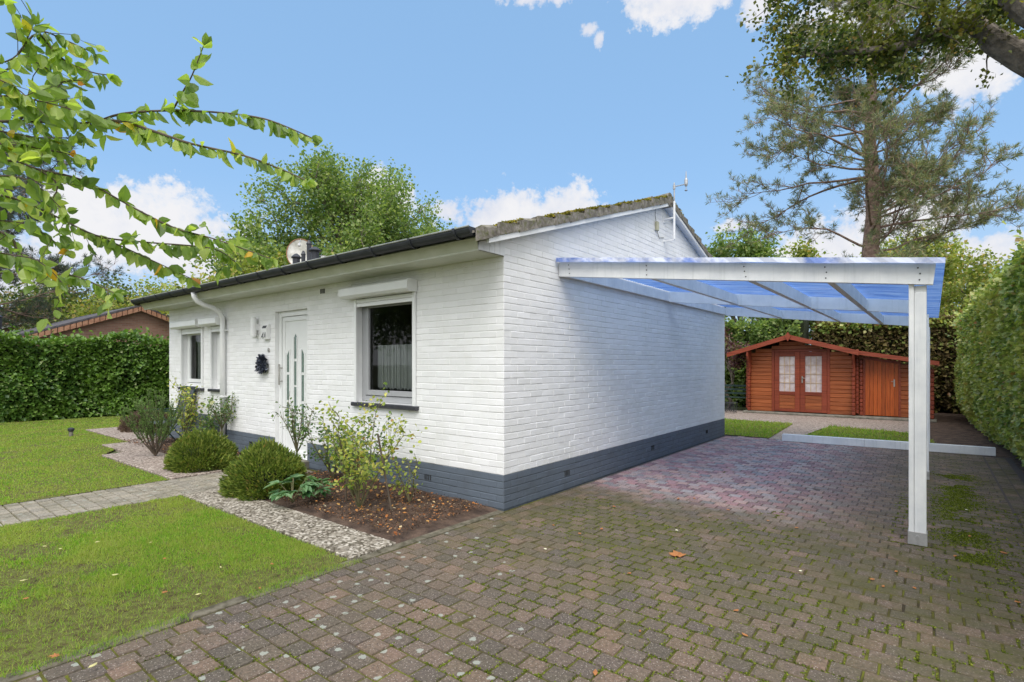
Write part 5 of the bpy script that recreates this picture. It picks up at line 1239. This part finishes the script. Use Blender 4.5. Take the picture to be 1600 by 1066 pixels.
# ------------------------------------------------------------ overhanging tree, upper right
ot = thing('overhanging_oak', (5.2, 9.0, 0), 'old tree whose thick limbs and leafy twigs hang in at the upper right', 'tree')
mb = MB(); trunk = [(5.2, 9.0, -.2), (5.1, 8.9, 2), (4.8, 8.8, 4), (4.4, 8.7, 5.5)]
mb.tube(trunk, [.45, .40, .36, .32], 14)
def pts_d(lst): return [np.array(pd(x, y, d)) for x, y, d in lst]
A = [np.array(trunk[2])] + pts_d([(1700, 150, 7.6), (1600, 92, 7.7), (1555, 66, 7.8), (1520, 35, 7.9), (1470, 48, 8.0), (1420, 70, 8.1), (1350, 80, 8.2), (1280, 84, 8.3), (1225, 95, 8.4)])
mb.tube(A, [.32, .25, .18, .16, .13, .085, .06, .045, .03, .012], 12)
B_ = [np.array(trunk[3])] + pts_d([(1760, 90, 7.0), (1680, 55, 7.1), (1604, 12, 7.2), (1555, -30, 7.3), (1430, -70, 7.5), (1300, -50, 7.8)])
mb.tube(B_, [.32, .28, .22, .18, .14, .09, .04], 12)
ends = []
r = np.random.default_rng(91)
for src, i0 in ((A, 4), (B_, 3)):
    for j in range(i0, len(src)):
        for s_ in range(9):
            d = r.normal(size=3); d[2] = d[2] * .6 - .05; p0 = src[j - 1] + (src[j] - src[j - 1]) * r.random(); L = r.uniform(.25, .75); sp = limb_path(p0, d, L, 4, .25, -.02, r)
            mb.tube(sp, [.02, .014, .010, .006, .004], 4, False); ends += sp[1:]
for (x, y, d) in [(1240, 60, 8.4), (1235, 112, 8.3), (1230, 20, 8.4), (1330, 92, 8.2), (1380, 100, 8.1), (1420, 102, 8.0), (1300, 40, 8.3), (1210, 5, 8.5), (1450, 20, 8.0), (1560, 15, 8.4), (1590, 60, 8.6), (1340, 10, 8.4), (1400, -10, 8.2), (1270, -10, 8.5), (1400, 90, 8.2), (1290, 95, 8.3), (1350, 60, 8.3)]:
    p1 = np.array(pd(x, y, d + r.normal() * .3)); near = min(A[4:] + B_[3:], key=lambda q: np.linalg.norm(q - p1)); L = np.linalg.norm(p1 - near)
    sp = limb_path(near, p1 - near, L, 4, .12, 0, r); mb.tube(sp, [.025, .02, .014, .01, .006], 5, False); ends += sp[2:] + [p1] * 5
    for s_ in range(4): q = limb_path(p1, r.normal(size=3), .5, 3, .25, -.05, r); mb.tube(q, .006, 4, False); ends += q[1:]
mb.build('trunk', BARK, ot)
E = np.array(ends); nl = 11500; P = E[r.integers(0, len(E), nl)] + r.normal(size=(nl, 3)) * (.085, .085, .08); D = r.normal(size=(nl, 3)) + (0, 0, -.7)
leaves('crown', P, D, .060, L_OAKD, ot, wid=1.5)
print('overhang ends', len(E))

# ------------------------------------------------------------ near branches, upper left
ct = thing('garden_tree', (-3.9, -.55, 0), 'garden tree whose drooping branches of large serrated leaves fill the upper left', 'tree')
mb = MB(); TB = [(-3.9, -.55, -.1), (-3.86, -.5, 1.0), (-3.8, -.42, 2.0), (-3.75, -.38, 3.2)]; mb.tube(TB, [.11, .10, .085, .05], 12)
LP = []; LD = []; LS = []
br = {
 'a': [(-250, 215, 2.5), (0, 190, 2.6), (130, 193, 2.6), (190, 178, 2.6), (260, 173, 2.55), (330, 175, 2.5), (400, 183, 2.45), (440, 195, 2.4), (488, 216, 2.35)],
 'b': [(150, 190, 2.6), (190, 190, 2.58), (240, 205, 2.5), (300, 225, 2.45), (380, 243, 2.4), (440, 265, 2.35), (480, 283, 2.3)],
 'c': [(270, 172, 2.55), (285, 145, 2.5), (300, 118, 2.45), (318, 72, 2.4)],
 'd': [(-200, 260, 2.7), (0, 250, 2.7), (60, 265, 2.7), (130, 282, 2.65), (200, 320, 2.6), (270, 355, 2.6), (340, 375, 2.55), (425, 405, 2.5)],
 'e': [(-200, 285, 2.9), (0, 305, 2.9), (80, 335, 2.85), (150, 368, 2.8), (220, 378, 2.75), (330, 388, 2.7), (368, 410, 2.65)],
 'f': [(150, 368, 2.8), (190, 385, 2.8), (240, 408, 2.75), (300, 436, 2.7)],
 'g': [(-150, 340, 2.5), (0, 362, 2.5), (30, 395, 2.5), (60, 425, 2.5), (120, 432, 2.5), (178, 458, 2.5)],
 'h': [(-150, 340, 2.8), (0, 345, 2.8), (50, 355, 2.8), (105, 392, 2.8)],
 'i': [(-150, 140, 2.4), (-20, 105, 2.4), (28, 85, 2.4), (52, 38, 2.4)],
 'j': [(28, 85, 2.4), (60, 50, 2.45), (100, 62, 2.45), (150, 85, 2.5)],
 'k': [(-20, 130, 2.5), (40, 95, 2.5), (85, 120, 2.5), (115, 190, 2.55)],
 'l': [(-100, 170, 2.3), (0, 150, 2.3), (70, 160, 2.35), (125, 175, 2.4)],
 'm': [(-100, 230, 2.3), (0, 225, 2.35), (80, 235, 2.4), (140, 250, 2.45)],
 'n': [(-60, 380, 2.3), (0, 395, 2.3), (60, 408, 2.35), (100, 445, 2.4)],
 'o': [(-60, 200, 2.4), (0, 205, 2.4), (60, 215, 2.45), (130, 215, 2.5)],
 'p': [(60, 265, 2.7), (90, 290, 2.65), (70, 330, 2.6)], 'q': [(30, 190, 2.6), (60, 150, 2.55), (90, 130, 2.5), (130, 125, 2.45)],
 's': [(-60, 100, 2.3), (0, 125, 2.3), (40, 150, 2.3), (60, 190, 2.35)], 't': [(60, 50, 2.45), (95, 90, 2.45), (140, 112, 2.45), (175, 118, 2.45)],
 'u': [(-60, 290, 2.3), (0, 275, 2.35), (50, 285, 2.4), (100, 330, 2.45)],
}
r = np.random.default_rng(101)
for k, lst in br.items():
    Q = pts_d(lst); out = [Q[0]]
    for i in range(len(Q) - 1):
        p0 = Q[max(i - 1, 0)]; p1, p2 = Q[i], Q[i + 1]; p3 = Q[min(i + 2, len(Q) - 1)]
        for s_ in (.25, .5, .75, 1.0): out.append(.5 * ((2 * p1) + (-p0 + p2) * s_ + (2 * p0 - 5 * p1 + 4 * p2 - p3) * s_ ** 2 + (-p0 + 3 * p1 - 3 * p2 + p3) * s_ ** 3))
    if lst[0][0] < -40: out = [np.array(TB[2]) + (0, 0, r.uniform(-.2, .9)), out[0] * .4 + np.array(TB[2]) * .6 + (0, 0, .3)] + out
    m = len(out); r0 = .0065 if len(lst) > 5 else .0035
    mb.tube(out, [r0 * (1 - .85 * i / m) + .0012 for i in range(m)], 6)
    dens = .017; side = 1
    for i in range(1, m):
        seg_ = out[i] - out[i - 1]; L = np.linalg.norm(seg_); d = seg_ / (L + 1e-9)
        pxx = 800 + FPX * (out[i] @ RT) / max(.3, out[i] @ FW)
        if pxx < -120: continue
        nn = max(1, int(L / dens + r.random()))
        for q in range(nn):
            if r.random() < .12: continue
            p = out[i - 1] + seg_ * (q + r.random() * .6) / nn; side = -side
            h = np.cross(d, (0, 0, 1)); h /= np.linalg.norm(h) + 1e-9
            LP.append(p + (0, 0, -.002)); LD.append(d * r.uniform(.25, 1.0) + h * side * r.uniform(.0, .8) + np.array((0, 0, r.uniform(-1.3, -.25) if r.random() < .82 else r.uniform(-.2, .6)))); LS.append(r.uniform(.052, .094) * (.75 if i > m - 3 else 1))
    for i in range(4, m - 1):
        pxx = 800 + FPX * (out[i] @ RT) / max(.3, out[i] @ FW)
        if r.random() < (.42 if pxx < 110 else .07):
            if pxx < -60: continue
            d0_ = (out[i] - out[i - 1]); d0_ /= np.linalg.norm(d0_) + 1e-9; tw = limb_path(out[i], d0_ * .8 + r.normal(size=3) * (.5, .5, .7), r.uniform(.06, .20) * (1.4 if pxx < 130 else 1), 4, .15, -.03, r); mb.tube(tw, [.002, .0018, .0014, .001, .0008], 4)
            for q_ in (1, 2, 3, 4, 4):
                LP.append(tw[q_]); LD.append((tw[q_] - tw[q_ - 1]) / .04 * .5 + r.normal(size=3) * .7 + np.array((0, 0, -.3))); LS.append(r.uniform(.05, .085))
    for _ in range(3): LP.append(out[-1]); LD.append(d + r.normal(size=3) * .5 + np.array((0, 0, -.4))); LS.append(.06)
mb.build('trunk', TWIG, ct)
P = np.array(LP); D = np.array(LD); Sz = np.array(LS); M = rotmats(D, math.pi / 2 + r.normal(size=len(P)) * .8)
T2 = (T_LEAF[0] * (1, 1, 1.6) , T_LEAF[1]); V, F = scatter(T2, P, M, np.stack([Sz * .85, Sz, Sz], 1))
link_mesh('crown', V, fix_tris(F), L_CHERRY, ct); print('branch leaves', len(P))

# ------------------------------------------------------------ garden plants
def rose(name, px, py, h, spread, label, lmat, ns=7, nl=500, leaf=.035, seed=1, stem=GTWIG, fork=.35, flowers=0, single=False, cat='rose bush', loc=None):
    r = np.random.default_rng(seed); b = np.array(loc if loc else pg(px, py, .02)); t = thing(name, tuple(b), label, cat); mb = MB(); tips = []
    if single: mb.tube([b, b + (.01, 0, h * fork)], [.014, .012], 8); b2 = b + (.01, 0, h * fork)
    else: b2 = b
    for k in range(ns):
        a = 2 * math.pi * k / ns + r.normal() * .4; tgt = np.array([math.cos(a) * spread * r.uniform(.3, 1), math.sin(a) * spread * r.uniform(.3, 1), (h - (b2[2] - b[2])) * r.uniform(.65, 1)])
        pts = limb_path(b2 + (0, 0, 0), tgt, np.linalg.norm(tgt), 6, .10, .01, r); mb.tube(pts, [.009, .008, .007, .006, .005, .004, .003], 6)
        for j in range(2, 7):
            for _ in range(2):
                sp = limb_path(pts[j], (pts[j] - pts[j - 1]) / .1 * .6 + r.normal(size=3) * .6 + (0, 0, .2), spread * r.uniform(.25, .6), 3, .2, 0, r); mb.tube(sp, [.004, .003, .0025, .002], 4, False); tips += sp[1:] + [sp[3]]
    mb.build('stems', stem, t); E = np.array(tips); P = E[r.integers(0, len(E), nl)] + r.normal(size=(nl, 3)) * spread * .10; D = r.normal(size=(nl, 3)) + (0, 0, -.2)
    leaves('foliage', P, D, leaf, lmat, t, tmpl=T_LEAF, wid=1.1)
    if flowers:
        for q in E[r.integers(0, len(E), flowers)]: leaves('flower', q + r.normal(size=(16, 3)) * .008, r.normal(size=(16, 3)) + (0, 0, .5), .034, PETAL, t, wid=2.0)
    return t
rose('rose_bush', 600, 795, .95, .42, 'tall yellow-green rose bush in the bed beneath the large window', L_ROSEY, 8, 1150, .036, 201, loc=(*pg(562, 800)[:2], .03))
rose('rose_bush', 560, 770, .80, .38, 'leggy rose with green leaves between the tall rose and the front step', L_ROSEG, 6, 420, .036, 202, loc=(*pg(552, 778)[:2], .03))
rose('rose_bush', 520, 745, .62, .34, 'low green rose foliage at the foot of the wall right of the door', L_ROSEG, 7, 700, .036, 203, loc=(*pg(520, 752)[:2], .03))
rose('rose_bush', 648, 800, .62, .22, 'small sparse rose stem nearest the house corner', L_ROSEY, 3, 110, .034, 204, loc=(*pg(640, 790)[:2], .03))
rose('standard_rose', 465, 735, .98, .30, 'bare-stemmed rose standing in front of the white door', L_ROSEG, 8, 260, .032, 205, stem=GTWIG, fork=.32, single=True, loc=(-6.35, 3.62, .02))
rose('standard_rose', 345, 700, .95, .30, 'small rose with a round leafy head below the downpipe', L_ROSEG, 9, 560, .032, 206, fork=.38, single=True, flowers=3, loc=(*pg(346, 707)[:2], .02))
rose('rose_bush', 292, 695, 1.05, .38, 'woody rose with yellowing leaves under the small left window', L_ROSEY, 8, 520, .04, 207, flowers=3, loc=(*pg(290, 700)[:2], .02))
rose('rose_bush', 320, 695, .55, .32, 'low green rose with white blooms beneath the left window', L_ROSEG, 7, 500, .04, 208, flowers=4, loc=(*pg(322, 703)[:2], .02))

def mound(name, c, rx, ry, h, label, lmat, n=9000, sz=.05, seed=1, cat='heather bush'):
    r = np.random.default_rng(seed); t = thing(name, c, label, cat); u = r.normal(size=(n, 3)); u[:, 2] = np.abs(u[:, 2]); u /= np.linalg.norm(u, axis=1, keepdims=True)
    low = r.random(n) < .25; u[low, 2] *= .3
    lump = .80 + .30 * vnoise(np.stack([np.arctan2(u[:, 1], u[:, 0]) * 2.2 + 20, u[:, 2] * 4, u[:, 2]], 1), 1, seed) + .14 * vnoise(np.stack([np.arctan2(u[:, 1], u[:, 0]) * 7 + 20, u[:, 2] * 11, u[:, 2]], 1), 1, seed + 1)
    q = lump * (1 - np.abs(r.normal(size=n)) * .10); P = u * np.array([rx, ry, h]) * q[:, None] + c
    D = u * (1, 1, .8) + r.normal(size=(n, 3)) * .35 + (0, 0, .55)
    leaves('foliage', P, D, sz, lmat, t, wid=.42, jit=.5)
    mb = MB(); mb.lathe((c[0], c[1], 0), [(.3 * min(rx, ry), 0), (.66 * min(rx, ry), h * .15), (.62 * min(rx, ry), h * .5), (.25 * min(rx, ry), h * .68)], 14); mb.build('branches', L_CORE, t)
c = pg(405, 782); c = (-6.0, 3.06); mound('heather_bush', (c[0], c[1], 0), .50, .40, .50, 'larger round green heather bush right of the garden path', L_HEATH, 17000, .05, 301)
c = pg(312, 742); c = (-8.15, 3.2); mound('heather_bush', (c[0], c[1], 0), .50, .42, .44, 'smaller round green heather bush left of the garden path', L_HEATH, 15000, .05, 302)
c = pg(205, 674); mound('heather_bush', (c[0], c[1] + .3, 0), .62, .45, .42, 'brownish purple heather bush by the far slabs', L_BHEATH, 6000, .055, 303)
# broom-like shrub on bare twigs
b = np.array(pg(243, 712, .02)); t = thing('broom_shrub', tuple(b), 'upright shrub with green needle shoots on bare curved twigs', 'shrub'); r = np.random.default_rng(310); mb = MB(); P = []; D = []
for k in range(16):
    a = r.random() * 6.28; sprd = r.uniform(.1, .42); tg = np.array([math.cos(a) * sprd * .6, math.sin(a) * sprd * .6, r.uniform(.55, .9)]); pts = limb_path(b, tg * (1.8, 1.8, .7), np.linalg.norm(tg), 8, .04, .07, r); mb.tube(pts, [.012, .011, .009, .008, .006, .005, .004, .003, .002], 6)
    for j in range(3, 9):
        for _ in range(4):
            q = limb_path(pts[j], (pts[j] - pts[j - 1]) / .1 + r.normal(size=3) * .25 + (0, 0, .4), .18, 3, .08, .05, r); mb.tube(q, .002, 3, False)
            for s_ in range(26): w = r.random(); i = min(2, int(w * 3)); pp = q[i] + (q[i + 1] - q[i]) * (w * 3 - i); P.append(pp); D.append((q[3] - q[0]) / .18 * .8 + r.normal(size=3) * .5)
mb.build('stems', TWIG, t); leaves('foliage', np.array(P), np.array(D), .026, L_ROSM, t, wid=.5)
# hellebores
def hellebore(px, py, label, seed, sc=1):
    r = np.random.default_rng(seed); b = np.array(pg(px, py, .03)); t = thing('hellebore', tuple(b), label, 'plant'); P = []; D = []; mb = MB()
    for k in range(13):
        a = r.random() * 6.28; tip = b + np.array([math.cos(a) * r.uniform(.05, .17), math.sin(a) * r.uniform(.05, .17), r.uniform(.10, .24)]) * sc; mb.tube([b, (b + tip) / 2 + (0, 0, .03), tip], [.004, .004, .003], 5, False); o_ = tip - b; o_[2] = 0; o_ /= np.linalg.norm(o_) + 1e-6
        for q in range(7): an = (q - 3) * .42; c_, s_ = math.cos(an), math.sin(an); P.append(tip); D.append((o_[0] * c_ - o_[1] * s_, o_[0] * s_ + o_[1] * c_, r.uniform(-.45, .2)))
    mb.build('stems', GTWIG, t); leaves('foliage', np.array(P), np.array(D, float), .115 * sc, L_HELL, t, tmpl=T_LEAF, wid=.55, roll=.3)
hellebore(457, 786, 'larger hellebore clump at the foot of the heather by the slabs', 321, 1.05); hellebore(497, 780, 'smaller hellebore clump further along the bed towards the roses', 322, .8)
mb = MB(); r = random.Random(5)
for _ in range(10): a, b_ = r.uniform(-.16, .16), r.uniform(-.12, .12)
# bare support stakes in the bed
for px_, py_, hgt_, lean, lb in ((541, 786, .62, .0, 'thin grey stake supporting the leggy rose'), (612, 800, .75, -.25, 'thin dark cane leaning through the tall rose')):
    q = np.array(pg(px_, py_, .02)); mb = MB(); mb.tube([q, q + (lean * .6, lean * .2, hgt_)], .010, 8); mb.tube([q + (lean * .5, lean * .18, hgt_ * .85), q + (lean * .5 + .02, lean * .18 - .012, hgt_ * .86)], .006, 6); tag(mb.build('plant_stake', TWIG), lb, 'plant stake')
# garden lantern stub on the lawn
q = pg(111, 682); mb = MB(); t = thing('garden_light', (q[0], q[1], 0), 'short dark garden light stub standing on the lawn', 'garden light'); mb.tube([(q[0], q[1], -.02), (q[0], q[1], .10)], .035, 12); mb.build('stem', CONC, t); mb = MB(); mb.lathe((q[0], q[1], .10), [(.04, 0), (.055, .02), (.055, .06), (.03, .075)]); mb.build('head', BLACKP, t)

# garden chair by the left window
q = np.array(pg(290, 690)); q = np.array((-10.9, 3.72, 0)); ch = thing('garden_chair', tuple(q), 'dark folding garden chair half hidden by roses under the left window', 'chair')
def cb(mb, a, b, rad=.012): mb.tube([q + a, q + b], rad, 8)
CHF = nmat('dark_green_metal', (.02, .045, .04), (.04, .07, .065), 9, .4); CHC = nmat('dark_mesh_fabric', (.05, .055, .07), (.09, .095, .115), 30, .7)
for sx_ in (-.27, .27):
    mb = MB(); cb(mb, (sx_, -.25, 0), (sx_, .25, .62)); mb.build('leg', CHF, ch); mb = MB(); cb(mb, (sx_, .25, 0), (sx_, -.22, .60)); mb.build('leg', CHF, ch)
    mb = MB(); mb.beam(q + (sx_, -.28, .63), q + (sx_, .24, .63), .045, .02); mb.build('armrest', CHF, ch)
mb = MB(); mb.box(q + (-.25, -.25, .40), q + (.25, .22, .425), .008); mb.build('seat', CHC, ch)
mb = MB(); mb.prism([q + (-.25, .20, .44), q + (.25, .20, .44), q + (.25, .36, 1.02), q + (-.25, .36, 1.02)], (0, .015, .0)); mb.build('backrest', CHC, ch)
mb = MB(); cb(mb, (-.26, .19, .42), (-.26, .36, 1.04)); cb(mb, (.26, .19, .42), (.26, .36, 1.04)); cb(mb, (-.26, .36, 1.04), (.26, .36, 1.04)); mb.build('back_frame', CHF, ch)

# bench left of the shed and a log basket by the wall end
q = np.array(pd(1160, 640, 16.5)); q[2] = 0; q = q + (-.2, .35, 0); bn = thing('garden_bench', tuple(q), 'dark green garden bench standing left of the shed', 'bench')
for sx_ in (-.55, .55):
    mb = MB(); cb(mb, (sx_, -.22, 0), (sx_, -.22, .62), .022); cb(mb, (sx_, .22, 0), (sx_, .22, .85), .022); mb.beam(q + (sx_, -.26, .62), q + (sx_, .24, .62), .05, .03); mb.build('end_frame', CHF, bn)
mb = MB()
for k in range(5): mb.beam(q + (-.55, -.18 + k * .09, .42), q + (.55, -.18 + k * .09, .42), .07, .02)
mb.build('seat', CHF, bn); mb = MB()
for k in range(3): mb.beam(q + (-.55, .20, .54 + k * .12), q + (.55, .20, .54 + k * .12), .02, .06)
mb.build('backrest', CHF, bn)
q = np.array(pg(1141, 645)); fb = thing('log_basket', tuple(q), 'small curved iron basket near the far end of the gable wall', 'basket'); mb = MB()
for k in range(6):
    o_ = k * .06; mb.tube([q + (-.16 + o_, -.2, .30), q + (-.16 + o_, -.17, .08), q + (-.16 + o_, 0, .03), q + (-.16 + o_, .17, .08), q + (-.16 + o_, .2, .30)], .009, 6)
for yy in (-.2, .2): mb.tube([q + (-.18, yy, .30), q + (.16, yy, .30)], .01, 6)
mb.build('bars', BLACKP, fb); mb = MB()
for a in (-.16, .14):
    for b_ in (-.1, .1): mb.tube([q + (a, b_, .04), q + (a, b_ * 1.2, 0)], .01, 6)
mb.build('feet', BLACKP, fb)

# ------------------------------------------------------------ fallen leaves
def maple_outline(s, r):
    pts = []; lob = [(90, 1), (62, .55), (48, .9), (22, .5), (8, .85), (-25, .42), (-45, .5), (-80, .25)]
    right = [(math.cos(R(a)) * l * s, math.sin(R(a)) * l * s) for a, l in lob]; left = [(-x, y) for x, y in right[::-1]]
    return right + left[:-1]
def fallen(px, py, s, label, group=None, mat=DEADL, seed=0, simple=False):
    r = random.Random(seed); q = pg(px, py, .01); a = r.random() * 6.28; out = maple_outline(s, r) if not simple else [(0, -s), (.35 * s, -.4 * s), (.45 * s, .1 * s), (.3 * s, .6 * s), (0, s), (-.3 * s, .6 * s), (-.45 * s, .1 * s), (-.35 * s, -.4 * s)]
    V = [(q[0], q[1], .012)]
    for x, y in out: V.append((q[0] + x * math.cos(a) - y * math.sin(a), q[1] + x * math.sin(a) + y * math.cos(a), .006 + r.random() * .22 * s * (1 if abs(x) + abs(y) > .6 * s else .4)))
    n = len(out); F = [(0, 1 + i, 1 + (i + 1) % n) for i in range(n)]
    V2 = V + [(x, y, z - .0012) for x, y, z in V]; F2 = F + [tuple(i + n + 1 for i in f[::-1]) for f in F]
    return tag(link_mesh('fallen_leaf', V2, F2, mat, origin=(q[0], q[1], 0)), label, 'leaf', group)
fallen(1060, 868, .085, 'large orange-brown maple leaf lying flat in the middle of the driveway', seed=1)
for k, (x, y, s, m) in enumerate([(1362, 904, .022, 0), (1400, 892, .02, 0), (1380, 915, .018, 0), (1430, 918, .018, 0), (1568, 863, .035, 0), (1492, 868, .022, 0), (960, 791, .03, 0), (1060, 779, .03, 0), (1138, 796, .025, 0),
        (1250, 891, .018, 1), (1150, 953, .02, 0), (1164, 991, .022, 0), (905, 833, .02, 0), (983, 895, .02, 0), (865, 820, .016, 0), (1058, 828, .02, 1), (852, 857, .016, 1), (1085, 778, .022, 0), (1245, 824, .02, 0), (1510, 796, .02, 1), (1515, 837, .022, 0), (1590, 940, .02, 0), (930, 1050, .025, 0), (1000, 985, .014, 0), (1200, 813, .02, 0), (940, 826, .028, 0)]):
    SPEC = {0: 'curled brown leaf furthest left of the five near the carport post foot', 4: 'curled orange leaf on the pavers close to the right hedge', 6: 'curled brown leaf on the pavers just in front of the house corner', 8: 'brown leaf on the edge of the pinkish clean paving', 11: 'brown leaf lying on its own at the very bottom right of the paving', 22: 'orange-brown leaf at the bottom edge of the driveway'}
    if k in SPEC: fallen(x, y, s, SPEC[k], None, DEADL, seed=k + 10, simple=k % 3 > 0); continue
    fallen(x, y, s, 'small curled brown fallen leaf lying on the driveway pavers' if not m else 'small pale fallen leaf lying on the driveway pavers', 'small brown leaves on the driveway' if not m else 'small pale leaves on the driveway', DEADL if not m else PETAL, seed=k + 10, simple=k % 3 > 0)
YL = leafmat('yellow_leaf', [(0, (.55, .50, .20)), (1, (.70, .66, .40))], .3)
for k, (x, y, s) in enumerate([(70, 858, .022), (152, 851, .018), (94, 862, .014), (180, 903, .02), (37, 912, .022), (310, 934, .018), (145, 1047, .022), (235, 852, .014), (345, 891, .014)]):
    fallen(x, y, s, 'small pale yellow leaf fallen on the front lawn grass', 'pale yellow leaves on the front lawn', YL, seed=60 + k, simple=True).location.z = .025
for k, (x, y, s) in enumerate([(258, 931, .022), (258, 877, .018), (40, 941, .02), (88, 1031, .035), (425, 886, .02), (406, 924, .016)]):
    fallen(x, y, s, 'small reddish brown leaf fallen on the front lawn grass', 'reddish brown leaves on the front lawn', DEADL, seed=80 + k, simple=k > 3).location.z = .025
print('done')
